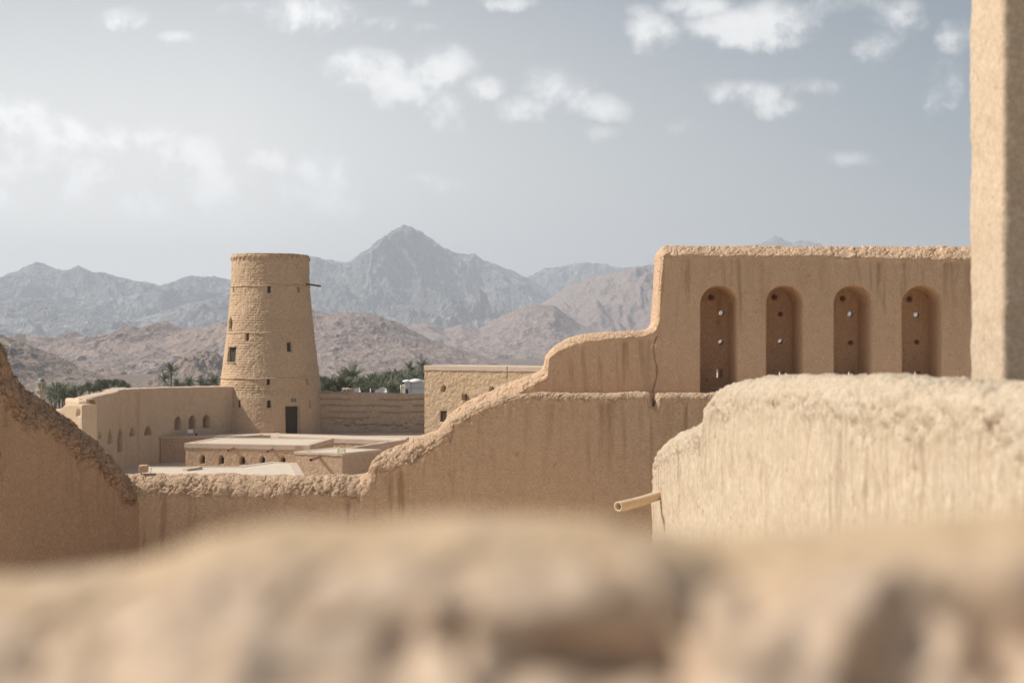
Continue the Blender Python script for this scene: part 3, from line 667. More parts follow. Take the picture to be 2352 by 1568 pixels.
x, y, z, a = tsurf(688, 918.5, .05)
pl = MB().obox((x, y, z-.14), .40, .06, .26, a).build('plaque', M['plaque'], TW, bevel=.01)
lt = MB(); rr = random.Random(2)
for row_ in range(3):
    u = -.16
    while u < .14:
        w = rr.uniform(.015, .04); q = u+w/2
        lt.obox((x+math.cos(a)*q+math.sin(a)*.034, y+math.sin(a)*q-math.cos(a)*.034, z-.09+row_*.07), w, .008, rr.uniform(.018, .034), a); u += w+rr.uniform(.008, .02)
o = lt.build('inscription', M['letter']); o.parent = pl
# door lintel, window sills
for px, py, w in ((689, 931.5, 31), (545, 796, 23), (545, 833, 24), (539, 756.5, 12)):
    x, y, z, a = tsurf(px, py, -.02); MB().obox((x, y, z-.03), w/F*TD/math.cos(a), .18, .07, a).build('lintel' if py in (931.5, 796) else 'sill', M['smooth'], TW, bevel=.015)

# ================================================================== COURTYARD WALLS
P6 = Plan([XY(150, 87), XY(191, 80.5), XY(225, 86.5), XY(266, 92), XY(330, 96), XY(400, 98.4), XY(470, 100.4), XY(535, 102)], rnd=1)
W6 = empty('curtain_wall', (-24, 92, GZ), 'curved smooth mud curtain wall in shade with pointed-arch loopholes, left of the tower', 'wall')
zt6 = -3.12
s_c = P6.px(279)[0]; s_l = P6.px(196)[0]
L6 = P6.s[-1]
e6 = [(0, -3.45), (s_l-1.2, -3.40), (s_l, -3.34), (s_c-.9, -3.26), (s_c-.5, -3.2), (s_c, zt6), (L6*.6, zt6), (L6, -3.18)]
R6 = [rpx(P6, *q) for q in [(229.7, 989, 1004, 9, 1.0), (252.6, 986, 1016, 11.5, 1.0), (275.6, 984, 1036, 10.5, 1.0), (303.4, 982, 999.8, 10, 1.0), (340, 979, 997.6, 16, 1.0), (409, 957, 985.5, 12.5, 1.0), (441.9, 955, 984, 13, 1.0), (474, 954, 982, 13.5, 1.0)]]
for r in R6: r['n'] = 'arched_loophole'; r['e'] = .07
make_wall(W6, P6, e6, GZ-.1, 1.15, .16, .22, .05, M['court'], af=.014, ac=.0, rec=R6, seed=9, smooth=1, wob=.012)
P6b = Plan([XY(120, 79.5), XY(188, 78)])
W6b = empty('low_wall', (-22.5, 78.5, GZ), 'low stub of smooth mud wall at the left end of the curved curtain wall', 'wall')
make_wall(W6b, P6b, P6b.el([(120, 940), (139, 938), (147, 931), (155, 928.5), (188, 929)]), GZ-.1, 1.0, .08, .12, .05, M['court'], af=.01, ac=0, seed=4, rec=[rpx(P6b, 180, 941, 955, 7, .12, 'round', n='round_niche')])
P7 = Plan([XY(700, 104.3), XY(1010, 104.6)])
W7 = empty('layered_wall', (-9, 103, GZ), 'shaded mud wall built in uneven horizontal layers behind the courtyard, right of the tower', 'wall')
def lay7(s, z, P, cm, below):
    h = .0; v = s*0
    zz = z+.06*(fbm(np.stack([s*.6, s*0, s*0], -1), 4, 2)-.5)*3+.004*s
    r = zz/.47; f = r-np.floor(r); ln = np.minimum(f, 1-f)*.47
    k = vnoise(np.stack([s*.8, np.floor(r+.5), s*0], -1), 3)
    v = v-.17*np.exp(-(ln/.04)**2)*sst(.25, .5, k)
    v = v+.03*(_h(np.floor(r).astype(int), np.zeros_like(r, int), np.zeros_like(r, int), 4)-.5)
    jt = vnoise(np.stack([s*5, np.floor(r)*7.7, s*0], -1), 5); v = v-.03*(jt > .96)
    hl = fbm(np.stack([s*2.0, z*4.5, s*0], -1), 4, 8); lw = np.exp(-((z+6.0)/.45)**2)*.8+.2
    return v-.14*sst(.60, .74, hl)*lw
make_wall(W7, P7, [(0, -3.62), (1.2, -3.65), (P7.s[-1], -3.90)], -6.9, .6, .05, .08, .042, M['layer'], af=.018, ac=0, disp=lay7, seed=13, base2=GZ-.1)
P8 = Plan([XY(975, 88.0), XY(1300, 82.5)])
W8 = empty('yellow_building', (-2, 88, GZ), 'lumpy yellow mud building with plain coping and small windows right of the layered wall', 'building')
R8 = [rpx(P8, 1018.6, 886, 898.5, 7.5, .5, n='arched_window'), rpx(P8, 1129.5, 889, 900, 7.5, .5, n='arched_window'), rpx(P8, 1018, 945, 967, 14, .25, 'rect', n='window_recess')]
for r in R8: r['e'] = .06
def bat8(s, z, P, cm, below): return -.05*np.exp(-((s-P8.px(1166)[0])/.05)**2)+.036*(fbm(np.stack([s*8, z*8, s*0], -1), 3, 7, .6)-.5)*2
e8 = P8.el([(975, 841), (1070, 840), (1071, 841), (1166, 842), (1300, 843)])
make_wall(W8, P8, e8, GZ-.1, 3.5, .05, .08, .05, M['yellow'], af=.015, ac=0, disp=bat8, seed=15, rec=R8, smooth=1)
# smooth coping, in two lengths that meet at the joint
for a, b in ((0, P8.px(1166)[0]-.03), (P8.px(1166)[0]+.03, P8.s[-1])):
    k = 60; top = MB(); vs = []
    for j in range(k+1):
        s_ = a+(b-a)*j/k; (x, y), (nx_, ny_) = [q[0] for q in P8.at(np.array([s_]))]
        zt = -1.50+.02; zb = zt-.27-.03*vnoise(np.array([[s_*4, 0, 0]]), 3)[0]
        for dd, zz in ((-.05, zb), (.055, zb), (.06, zt-.03), (.03, zt), (-3.4, zt)): vs.append((x+nx_*dd, y+ny_*dd, zz))
    top.add(vs, [(j*5+i, j*5+5+i, j*5+6+i, j*5+1+i) for j in range(k) for i in range(4)]); top.build('coping', M['smooth'], W8)
s_, d_ = P8.px(1018); (x, y), nn_ = [q[0] for q in P8.at(np.array([s_]))]; az = math.atan2(P8.t[0][1], P8.t[0][0])
gm = MB()
for k in range(5):
    u = (k-2)*.075; gm.obox((x-nn_[0]*.1+math.cos(az)*u, y-nn_[1]*.1+math.sin(az)*u, ZZ(966, d_)), .025, .025, .58, az)
gm.build('window_bars', M['wood'], W8)
s_, d_ = P8.px(1068.7); (x, y), nn_ = [q[0] for q in P8.at(np.array([s_]))]
MB().obox((x+nn_[0]*.12, y+nn_[1]*.12, ZZ(918.5, d_)), .27, .20, .37, az).build('wooden_box', M['wood'], W8, bevel=.015)

def cbox(name, label, poly, z0, z1, m=M['rough'], rec_front=(), group=None, coping=.24, amp=.035, cat='building', roofm=None, seed=0, slope=None, res=.05):
    """low flat-roofed court building: rough walls, smooth coping band, pale roof"""
    poly = [tuple(p) for p in poly]; c = np.mean(poly, 0)
    root = empty(name, (c[0], c[1], z0), label, cat, group)
    n = len(poly)
    for i in range(n):
        a, b = poly[i], poly[(i+1) % n]
        pl_ = Plan([a, b])
        rf = [rpx(pl_, *q) for q in rec_front] if i == 0 else []
        for r in rf: r['n'] = 'arched_window'; r['e'] = .06
        if i in (0, 1):
            def dd(s, z, P, cm, below): return amp*.6*(fbm(P*10, 3, 4, .62)-.5)*2
            make_wall(root, pl_, [(0, z1-.03), (pl_.s[-1], z1-.03)], z0, .9, .03, .04, res, m, af=.008, ac=0, seed=seed+i, disp=dd, rec=rf, smooth=0, wob=0)
        else:
            MB().add([(a[0], a[1], z0), (b[0], b[1], z0), (b[0], b[1], z1-.05), (a[0], a[1], z1-.05)], [(0, 1, 2, 3)]).build('wall', m, root)
    # roof and coping
    P = np.array(poly); 
    off = .045; nn = []
    for i in range(n):
        p0, p1, p2 = P[i-1], P[i], P[(i+1) % n]; t1 = (p1-p0)/np.linalg.norm(p1-p0); t2 = (p2-p1)/np.linalg.norm(p2-p1)
        n1 = np.array([t1[1], -t1[0]]); n2 = np.array([t2[1], -t2[0]]); b = n1+n2; nn.append(b/max(.3, (b@b)/2))
    O = P+np.array(nn)*off; I = P-np.array(nn)*.38
    MB().prism([tuple(q) for q in (P-np.array(nn)*.02)], z1-.25, z1-.012).build('roof', roofm or M['roof'], root)
    K = 40; outer = []; inner = []
    for i in range(n):
        for j in range(K):
            outer.append(O[i]+(O[(i+1) % n]-O[i])*j/K); inner.append(I[i]+(I[(i+1) % n]-I[i])*j/K)
    vs = []; T = len(outer)
    for k, (o_, i_) in enumerate(zip(outer, inner)):
        dz = .05*(vnoise(np.array([[o_[0]*3, o_[1]*3, 0.]]), 6)[0])
        vs += [(o_[0]*.5+i_[0]*.5, o_[1]*.5+i_[1]*.5, z1-coping), (o_[0], o_[1], z1-coping-dz), (o_[0], o_[1], z1-.02), (o_[0]*.97+i_[0]*.03, o_[1]*.97+i_[1]*.03, z1+.012), (i_[0], i_[1], z1+.012), (i_[0], i_[1], z1-.03)]
    MB().add(vs, [(k*6+i, ((k+1) % T)*6+i, ((k+1) % T)*6+i+1, k*6+i+1) for k in range(T) for i in range(5)]).build('coping', M['smooth'], root)
    return root
ZB = -6.2
B = cbox('low_building', 'long low flat-roofed building with five small arched windows before the round tower', [XY(425.6, 86.75), XY(709.8, 84.9), XY(765.5, 91), XY(497, 91.6)], GZ, ZB,
     rec_front=[(465.2, 1046.5, 1062, 8.5, .75), (508.2, 1047, 1063.5, 8.5, .75), (556, 1048.5, 1064, 8.5, .75), (602.9, 1049, 1066, 8.5, .75), (649.8, 1050, 1067, 8.5, .75)], seed=20)
D = cbox('small_block', 'small plain flat-roofed mud block with one clay drain pipe and a floodlight on its corner', [XY(677.6, 80), XY(786.6, 78.8), XY(875, 81.6), XY(767, 83.2)], GZ, ZB, seed=30, coping=.10, m=M['rough'])
Cc = cbox('flat_roof_building', 'long low building with thick pale roof edge between the tower doorway and the small block', [XY(640, 95.1), XY(925, 91.2), XY(938, 94.6), XY(623, 98.6)], GZ, -6.36, seed=40, coping=.26, amp=.07)
A = cbox('terrace_block', 'low shaded terrace block against the curtain wall at the foot of the tower', [XY(369, 97.2), XY(640, 98.8), XY(646, 107.5), XY(420, 104)], GZ, -6.5, seed=50, coping=.1, roofm=M['smooth'])
Eb = cbox('near_roof', 'pale sunlit flat roof just beyond the cracked low parapet', [XY(325, 66), XY(700, 66), XY(680, 73.8), XY(623, 74.4), XY(547, 71.7), XY(330, 71.5)], GZ, -6.3, seed=60, coping=.1, res=.1)
def lowwall(name, label, p, tops, th, m=M['smooth'], seed=0):
    pl_ = Plan(p); w = empty(name, (p[0][0], p[0][1], GZ), label, 'wall'); k = [(pl_.s[i], t) for i, t in enumerate(tops)]
    make_wall(w, pl_, k, GZ, th, .04, .06, .06, m, af=.008, ac=0, seed=seed, smooth=0); return w
lowwall('oblique_wall', 'thin pinkish wall with bright top slanting away to the right of the small block', [XY(812, 82.6), XY(934, 89.2)], (-6.14, -6.14), .35, seed=61)
lowwall('roof_parapet', 'short shaded parapet wedge at the back left of the long low roof', [XY(497, 92.0), XY(604, 96.4)], (-6.25, -6.30), .3, seed=62)
lowwall('roof_kerb', 'low kerb crossing the pale near roof at its left', [XY(430, 69.3), XY(465, 70.2)], (-6.22, -6.16), .3, seed=63)
tag(MB().prism([XY(345, 99), XY(640, 99), (1, 94.9), (1, 108), (-28, 108)], GZ-.1, -6.72).build('courtyard_floor', M['court']), kind='structure')

# clay drain pipes
def pipe(px0, y0, d0, px1, y1, d1, r, label):
    a = XY(px0, d0); b = XY(px1, d1); o = MB().tube((a[0], a[1], ZZ(y0, d0)), (b[0], b[1], ZZ(y1, d1)), r, r, 16, r*.75).build('drain_pipe', M['pipe'], None, True)
    tag(o, label, 'drain pipe', 'clay drain pipes on the courtyard buildings')
pipe(538, 1028.5, 86.2, 524, 1034, 84.9, .088, 'clay drain pipe above the third arched window, left on the long low building')
pipe(626, 1030.5, 85.6, 615, 1036, 84.3, .088, 'clay drain pipe above the fourth arched window, right on the long low building')
pipe(735, 1047.5, 79.6, 714, 1056, 77.9, .10, 'thick clay drain pipe on the small plain mud block')
# floodlights
x, y = XY(784.5, 78.5); fl = empty('floodlight', (x, y, ZZ(1041, 78.5)), 'bright floodlight in a yellow frame on the corner of the small block', 'floodlight'); z0 = ZZ(1041.5, 78.5)
fr = MB()
for dz in (0, .14, .28): fr.obox((x, y, z0+dz), .41, .10, .03, -.25)
for s_ in (-1, 1): fr.obox((x+s_*.20*math.cos(-.25), y+s_*.20*math.sin(-.25), z0), .025, .11, .31, -.25)
fr.build('frame', M['brass'], fl)
for dz in (.03, .17): MB().obox((x, y-.01, z0+dz), .37, .07, .11, -.25).build('lamp_glass', M['glass'], fl)
MB().obox((x, y+.10, z0-.04), .06, .12, .12, -.25).build('bracket', M['metal'], fl)
x, y = XY(437, 98.3); z0 = -6.49; f2_ = empty('floodlight', (x, y, z0), 'small white floodlight standing on the shaded terrace edge by the curtain wall', 'floodlight')
MB().obox((x, y, z0+.16), .40, .14, .26, .2).build('housing', M['white'], f2_, bevel=.02); MB().obox((x, y-.075, z0+.19), .32, .02, .19, .2).build('lamp_glass', M['glass'], f2_)
MB().obox((x, y, z0), .1, .1, .2, .2).build('bracket', M['metal'], f2_); MB().obox((x+.42, y-.05, z0), .16, .16, .17, .2).build('ballast_box', M['plaque'], f2_)

# ================================================================== VILLAGE
def house(name, label, px0, px1, ytop, d, depth, m, rz=0, wins=(), extra=None, group=None, par=.25, cat='house'):
    x0, x1 = XY(px0, d)[0], XY(px1, d)[0]; zt = ZZ(ytop, d); zg = float(gh(np.array((x0+x1)/2), np.array(d)))-1.5
    c = ((x0+x1)/2, d+depth/2); h = empty(name, (c[0], c[1], zg), label, cat, group)
    w = x1-x0; mbh = MB(); mbh.obox((c[0], c[1], zg), w, depth, zt-zg-par, rz); mbh.build('wall', m, h, bevel=.04)
    pr = MB(); ca, sa = math.cos(rz), math.sin(rz)
    for dx, dy, sx, sy in ((0, -depth/2+.09, w+.06, .2), (0, depth/2-.09, w+.06, .2), (-w/2+.07, 0, .2, depth-.36), (w/2-.07, 0, .2, depth-.36)):
        pr.obox((c[0]+dx*ca-dy*sa, c[1]+dx*sa+dy*ca, zt-par-.01), sx, sy, par, rz)
    pr.build('parapet', m, h)
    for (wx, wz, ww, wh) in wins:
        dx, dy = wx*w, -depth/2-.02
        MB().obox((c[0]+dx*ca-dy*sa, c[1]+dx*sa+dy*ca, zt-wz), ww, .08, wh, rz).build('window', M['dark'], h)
    return h
hw_ = house('white_house', 'white house with small domed bumps along its parapet among the palms', 929, 1010, 876, 150, 7, M['white'], 0, wins=((-.43, 1.25, .25, .45), (.2, 2.2, .5, .7)))
d = 150; mb = MB()
for px, r in ((934, .22), (955, .32)):
    x = XY(px, d)[0]; mb.lathe((x, d+.3, ZZ(876.5, d)), [(r*2.2*math.cos(a), r*1.0*math.sin(a)) for a in np.linspace(0, math.pi/2-.01, 7)], 20)
mb.build('parapet_dome', M['white'], hw_, True)
mb = MB(); mb.obox((XY(958, d)[0], d-.03, ZZ(891.5, d)), 4.2, .05, .04); mb.build('ledge', M['metal'], hw_)
mb = MB()
mb.obox((XY(944, d)[0], d-.05, ZZ(900, d)), .08, .06, 1.1); mb.build('downpipe', M['metal'], hw_)
house('house_annex', 'narrow beige annex standing at the left side of the white house', 922.5, 928.5, 884, 151, 3, M['cream'], cat='annex', wins=())
house('beige_house', 'small beige house top with one dark window beyond the layered wall', 783.5, 794.5, 892.3, 140, 3, M['cream'], .05, wins=((.1, .45, .22, .25),))
house('pink_house', 'low pinkish house joined to the right of the small beige house', 795, 818, 893.3, 140.5, 3, M['pink'], .0)
house('roof_house', 'small cream rooftop peeping above the curved curtain wall', 235, 251, 894.3, 125, 3, M['cream'])
house('hilltop_house', 'tiny pale house on the hillside far at the left', 36, 52, 767, 1150, 8, M['cream'])
house('pale_rooftop', 'pale rooftop edge seen just left of the curtain wall step', 252, 275, 891.3, 130, 2.5, M['white'])

# minarets
x, y = XY(95, 190); zg = float(gh(np.array(x), np.array(y)))-.5
mn = empty('minaret', (x, y, zg), 'cream minaret with grey dome and open columned lantern behind the sloping wall', 'minaret')
u = 190/F
MB().lathe((x, y, 0), [(10.0*u, zg), (9.0*u, ZZ(905, 190)), (12*u, ZZ(897.5, 190)), (12.6*u, ZZ(897, 190)), (12.6*u, ZZ(892.6, 190)), (11.6*u, ZZ(892.4, 190)), (11.6*u, ZZ(894, 190)), (.01, ZZ(894, 190))], 8).build('shaft', M['cream'], mn)
for k in range(8):
    a = math.pi/8+k*math.pi/4; r = 9.2*u; MB().tube((x+r*math.cos(a), y+r*math.sin(a), ZZ(894, 190)), (x+r*math.cos(a), y+r*math.sin(a), ZZ(879, 190)), .13, .11, 8).build('column', M['cream'], mn, True)
MB().lathe((x, y, 0), [(.01, ZZ(881, 190)), (10*u, ZZ(881, 190)), (10.3*u, ZZ(879.5, 190)), (13*u, ZZ(879, 190)), (13*u, ZZ(877.6, 190)), (8*u, ZZ(877.2, 190)), (.01, ZZ(877, 190))], 8).build('cornice', M['cream'], mn)
MB().lathe((x, y, ZZ(877.3, 190)), [(8.2*u*math.cos(a), 9.2*u*math.sin(a)) for a in np.linspace(0, math.pi/2-.01, 10)], 24).build('dome', M['dome'], mn, True)
MB().tube((x, y, ZZ(868.5, 190)), (x, y, ZZ(864, 190)), .05, .02, 6).build('finial', M['metal'], mn)
MB().tube((x, y, ZZ(894, 190)), (x, y, ZZ(880, 190)), .28, .28, 8).build('core', M['cream'], mn, True)
x, y = XY(764, 240); zg = float(gh(np.array(x), np.array(y)))-.5; u = 240/F
mn = empty('white_minaret', (x, y, zg), 'slim white minaret above the palms just right of the tower', 'minaret')
mb = MB(); mb.box((x-4.5*u, y-.3, zg), (x+3*u, y+.5, ZZ(857, 240))); mb.box((x-5.5*u, y-.32, zg), (x-3*u, y+.3, ZZ(874, 240))); mb.box((x-9*u, y-.34, zg), (x-5*u, y+.3, ZZ(880, 240))); mb.build('shaft', M['white'], mn, bevel=.03)
MB().lathe((x, y, ZZ(857.8, 240)), [(2.4*u*math.cos(a), 3.2*u*math.sin(a)) for a in np.linspace(0, math.pi/2-.01, 8)], 16).build('dome', M['white'], mn, True)
for dx in (1.0, 4.0): MB().tube((x+dx*u, y, zg), (x+dx*u, y, ZZ(858 if dx < 2 else 862, 240)), .07, .07, 8).build('column', M['white'], mn)
# poles and satellite dishes
for px, yt, dd, lab_ in ((826, 889.5, 138, 'thin pale pole standing left of the other poles beyond the layered wall'), (851, 891.5, 138, 'thin pale pole in the middle beyond the layered wall'), (920.5, 883, 148, 'thin pale pole beside the annex of the white house')):
    x, y = XY(px, dd); g = float(gh(np.array(x), np.array(y)))-.3
    tag(MB().tube((x, y, g), (x, y, ZZ(yt, dd)), .045, .035, 8).build('pole', M['metal'], None, True), lab_, 'pole', 'thin poles beyond the layered wall')
for px, py, r, lab_ in ((821, 898.5, .30, 'white satellite dish beside the pinkish house'), (878.6, 898.6, .42, 'large grey satellite dish, middle of the three beyond the layered wall'), (867, 900, .25, 'small satellite dish left of the large grey one')):
    x, y = XY(px, 132); z = ZZ(py, 132); rt = empty('satellite_dish', (x, y, z-4), lab_, 'satellite dish', 'satellite dishes beyond the layered wall')
    mb = MB(); vs = [];
    for i in range(5):
        rr_ = r*(i/4)+.001
        for k in range(18): a = 2*math.pi*k/18; vs.append((x+rr_*math.cos(a), y-.25*r+(1-(rr_/r)**2)*r*.3+.3*rr_*math.sin(a), z+rr_*math.sin(a)))
    mb.add(vs, [(i*18+k, i*18+(k+1) % 18, (i+1)*18+(k+1) % 18, (i+1)*18+k) for i in range(4) for k in range(18)]); mb.build('dish', M['white'], rt, True)
    MB().tube((x, y+.1, z-6), (x, y+.1, z), .04, .04, 6).build('mast', M['metal'], rt)

# ================================================================== PALMS AND TREES
def palm_crown(seed, nf=44, L=2.6, droop=1.0, dense=1.0):
    r = random.Random(seed); V = []; Fc = []
    def leaf(a, b, c): i = len(V); V.extend([a, b, c]); Fc.append((i, i+1, i+2))
    for k in range(nf):
        az = k*2.399+r.uniform(-.25, .25); el = math.radians(r.uniform(-35, 82)) if k > nf*.3 else math.radians(r.uniform(35, 85))
        l = L*r.uniform(.8, 1.08); n = 13; p = np.array((0., 0., 0.)); dr = np.array((math.cos(az)*math.cos(el), math.sin(az)*math.cos(el), math.sin(el)))
        side = np.array((-math.sin(az), math.cos(az), 0.)); prev = p.copy(); tw = r.uniform(-.5, .5)
        for j in range(n):
            t = (j+1)/n; dr = dr+np.array((0, 0, -.052*droop*(1+1.7*t))); dr /= np.linalg.norm(dr); p = prev+dr*l/n
            up = np.cross(side, dr); w = .018*(1-t)+.005
            i = len(V); V.extend([tuple(prev+side*w), tuple(p+side*w), tuple(p-side*w), tuple(prev-side*w)]); Fc.append((i, i+1, i+2, i+3))
            if t > .12:
                for sg in (-1, 1):
                    for q in range(int(3*dense)):
                        b0_ = prev+(p-prev)*((q+.5)/3)
                        ll = .46*L/2.6*math.sin(math.pi*min(1, (.16+t*.80)))**.6*r.uniform(.85, 1.1)
                        dv_ = side*sg*.72+dr*.75+up*(.38*sg*tw+.32)+np.array((0, 0, -.15)); dv_ /= np.linalg.norm(dv_)
                        tip = b0_+dv_*ll; wv = dr*.024
                        leaf(tuple(b0_-wv), tuple(b0_+wv), tuple(tip))
            prev = p
    me = bpy.data.meshes.new('crown'); me.from_pydata(V, [], Fc); me.update(); me.materials.append(M['palm']); return me
crowns = [palm_crown(s, nf, L, dr) for s, nf, L, dr in ((1, 62, 3.0, 1.15), (2, 50, 2.7, 1.0), (3, 56, 2.5, 1.3), (4, 40, 2.4, .8))]
def skirt_mesh(seed):
    r = random.Random(seed); mb = MB()
    for k in range(26):
        az = r.uniform(0, 6.28); l = r.uniform(.7, 1.3); a = (math.cos(az)*.16, math.sin(az)*.16, -.05); b = (math.cos(az)*r.uniform(.4, .7), math.sin(az)*r.uniform(.4, .7), -l); s = (-math.sin(az)*.05, math.cos(az)*.05, 0)
        mb.add([(a[0]-s[0], a[1]-s[1], a[2]), (a[0]+s[0], a[1]+s[1], a[2]), b], [(0, 1, 2)])
    me = bpy.data.meshes.new('dry_fronds'); me.from_pydata(mb.v, [], mb.f); me.materials.append(M['palmdry']); return me
skirt = skirt_mesh(3)
def trunk_mesh(h):
    mb = MB(); n = int(h/.22); prof = []
    for j in range(n+1):
        z = -h+h*j/n; r = .24*(1-.25*j/n); prof += [(r*1.12, z), (r*.9, z+h/n*.7)]
    mb.lathe((0, 0, 0), prof, 10); me = bpy.data.meshes.new('trunk'); me.from_pydata(mb.v, [], mb.f); me.materials.append(M['trunk']); me.polygons.foreach_set('use_smooth', [True]*len(me.polygons)); return me
trunkM = trunk_mesh(9.0)
def palm(px, py, d, sc, kind, label, group='date palms in the valley'):
    x, y = XY(px, d); z = ZZ(py, d); g = float(gh(np.array(x), np.array(y)))
    o = empty('date_palm', (x, y, g-.3), label, 'palm tree', group, random.uniform(0, 6.28))
    hgt = z-g+.3
    c = bpy.data.objects.new('crown', crowns[kind]); COL.objects.link(c); c.parent = o; c.location = (0, 0, hgt); c.scale = (sc, sc, sc)
    t = bpy.data.objects.new('trunk', trunkM); COL.objects.link(t); t.parent = o; t.location = (0, 0, hgt-.05); t.scale = (sc, sc, hgt/9.0)
    s = bpy.data.objects.new('dry_fronds', skirt); COL.objects.link(s); s.parent = o; s.location = (0, 0, hgt); s.scale = (sc*1.1,)*3
PL = [(811, 869, 158, .78, 0, 'large date palm with drooping fronds, nearest the slim white minaret'), (791, 874, 162, .62, 1, 'date palm half hidden behind the left of the largest palm'),
      (943.5, 848, 215, .72, 2, 'date palm standing up above the grove, second from the yellow building'), (970, 842, 210, .72, 3, 'tallest slim date palm right beside the yellow building corner')]
grove = [(745, 891, 175, .8), (757, 893, 150, .7), (735, 890, 190, .8), (772, 889, 150, .8), (832, 873, 176, .9), (838, 886, 160, .85), (852, 868, 180, .95), (862, 880, 165, .9), (874, 865, 190, .95), (884, 874, 172, .95), (897, 862, 200, 1), (893, 886, 158, .8), (906, 872, 176, .95), (915, 859, 205, 1), (924, 868, 185, .95), (930, 858, 210, .95), (938, 864, 190, .95), (948, 860, 200, .95), (956, 866, 185, .9), (962, 857, 205, .95), (972, 860, 195, .9), (905, 888, 157, .7), (875, 889, 155, .7), (850, 890, 155, .7), (800, 888, 165, .8), (822, 889, 160, .7), (983, 856, 200, .9)]
hi = ['beyond the layered wall', 'in the grove behind the white house']
gl = 'one of the massed date palms in the grove between the tower and the yellow building'
rp = random.Random(11); grove = [(a, b+10+(12 if a < 800 else 0), c, e*.62) for a, b, c, e in grove]
for k in range(46):
    gx = rp.uniform(742, 990) if k % 3 else rp.uniform(826, 990); top = np.interp(gx, [735, 790, 826, 875, 905, 940, 985], [903, 905, 893, 880, 874, 869, 866]); gy = top+(rp.random()**1.1)*max(2, 899-top)
    grove.append((gx, gy, float(np.interp(gy, [864, 900], [205, 150])), rp.uniform(.55, .78)))
for i, a in enumerate(PL): palm(*a)
for i, (px, py, d, sc) in enumerate(grove): palm(px, py, d, sc, i % 4, gl, 'massed date palms of the grove behind the layered wall')
for a in [(393, 853, 210, .62, 1, 'tall slender date palm rising alone against the hills left of the tower'), (377, 871, 200, .62, 3, 'short date palm just left of the lone slender palm'), (436, 878, 190, .6, 2, 'low date palm above the curtain wall, midway between the slender palm and the tower'), (492, 880, 185, .6, 0, 'low date palm just left of the tower above the curtain wall'),
          (462, 882, 185, .5, 3, 'small palm tuft between two low palms above the curtain wall'), (405, 884, 190, .45, 1, 'small palm tuft at the foot of the lone slender palm')]: palm(*a)
for i, (px, py, d, sc) in enumerate([(126, 902, 150, .5), (136, 899, 160, .5), (150, 903, 150, .55), (128, 911, 140, .5), (163, 903, 155, .5), (144, 912, 135, .5), (118, 908, 150, .42), (170, 908, 150, .45)]):
    palm(px, py, d, sc, i % 4, 'one of the bushy palms between the domed minaret and the curtain wall', 'bushy palms by the domed minaret')

def bush_mesh(seed, n=5200):
    r = np.random.default_rng(seed); ce = r.uniform(-1, 1, (13, 3))*np.array((.85, .5, .42))+np.array((0, 0, .15)); rad = r.uniform(.22, .45, 13)
    k = r.integers(0, 13, n); v = r.normal(size=(n, 3)); v /= np.linalg.norm(v, axis=1)[:, None]
    p = ce[k]+v*(rad[k]*r.uniform(.55, 1.05, n)**.6)[:, None]
    a = r.normal(size=(n, 3)); a /= np.linalg.norm(a, axis=1)[:, None]; b = np.cross(a, r.normal(size=(n, 3))); b /= np.linalg.norm(b, axis=1)[:, None]
    s = r.uniform(.018, .045, n)[:, None]
    V = np.stack([p-a*s*1.6, p+b*s*.6, p+a*s*1.6, p-b*s*.6], 1).reshape(-1, 3); Q = np.arange(4*n).reshape(-1, 4)
    me = npmesh('crown', V, Q); me.materials.append(M['leaf']); return me
bm = [bush_mesh(s) for s in (1, 2, 3)]
def tree(px, py, d, w, h, k, label, group='broad leafy trees left of the curtain wall'):
    x, y = XY(px, d); z = ZZ(py, d); g = float(gh(np.array(x), np.array(y)))-.3; u = d/F
    o = empty('leafy_tree', (x, y, g), label, 'tree', group)
    c = bpy.data.objects.new('crown', bm[k]); COL.objects.link(c); c.parent = o; c.location = (0, 0, z-g); c.scale = (w*u/2, w*u/2, h*u/1.1)
    mb = MB(); mb.tube((0, 0, 0), (0, 0, (z-g)*.75), .22, .14, 8)
    for j in range(5): a = j*1.3; mb.tube((0, 0, (z-g)*.6), (math.cos(a)*w*u*.25, math.sin(a)*w*u*.2, z-g+.2), .10, .03, 6)
    mb2 = mb; me = bpy.data.meshes.new('trunk'); me.from_pydata(mb2.v, [], mb2.f); me.materials.append(M['trunk']); t = bpy.data.objects.new('trunk', me); COL.objects.link(t); t.parent = o
TL = [(212, 893, 170, 44, 22, 0, 'spreading olive-green tree with broad crown, left of the higher rounded tree'), (238, 888, 175, 40, 26, 1, 'rounded leafy tree in the middle of the clump behind the wall end'), (268, 884, 180, 42, 22, 2, 'tallest olive-green tree at the right of the clump behind the wall end'),
      (182, 897, 160, 34, 18, 1, 'low dark leafy tree right of the bushy palms'), (285, 889, 178, 28, 14, 0, 'small leafy tree poking over the wall at the right of the clump'), (418, 884, 200, 30, 9, 2, 'low green shrub behind the curtain wall under the slender palm'), (478, 884, 195, 34, 9, 0, 'low green shrub behind the curtain wall near the tower'), (745, 876, 210, 34, 18, 1, 'hazy green tree at the right edge of the tower, left of the white minaret')]
for a in TL: tree(*a)

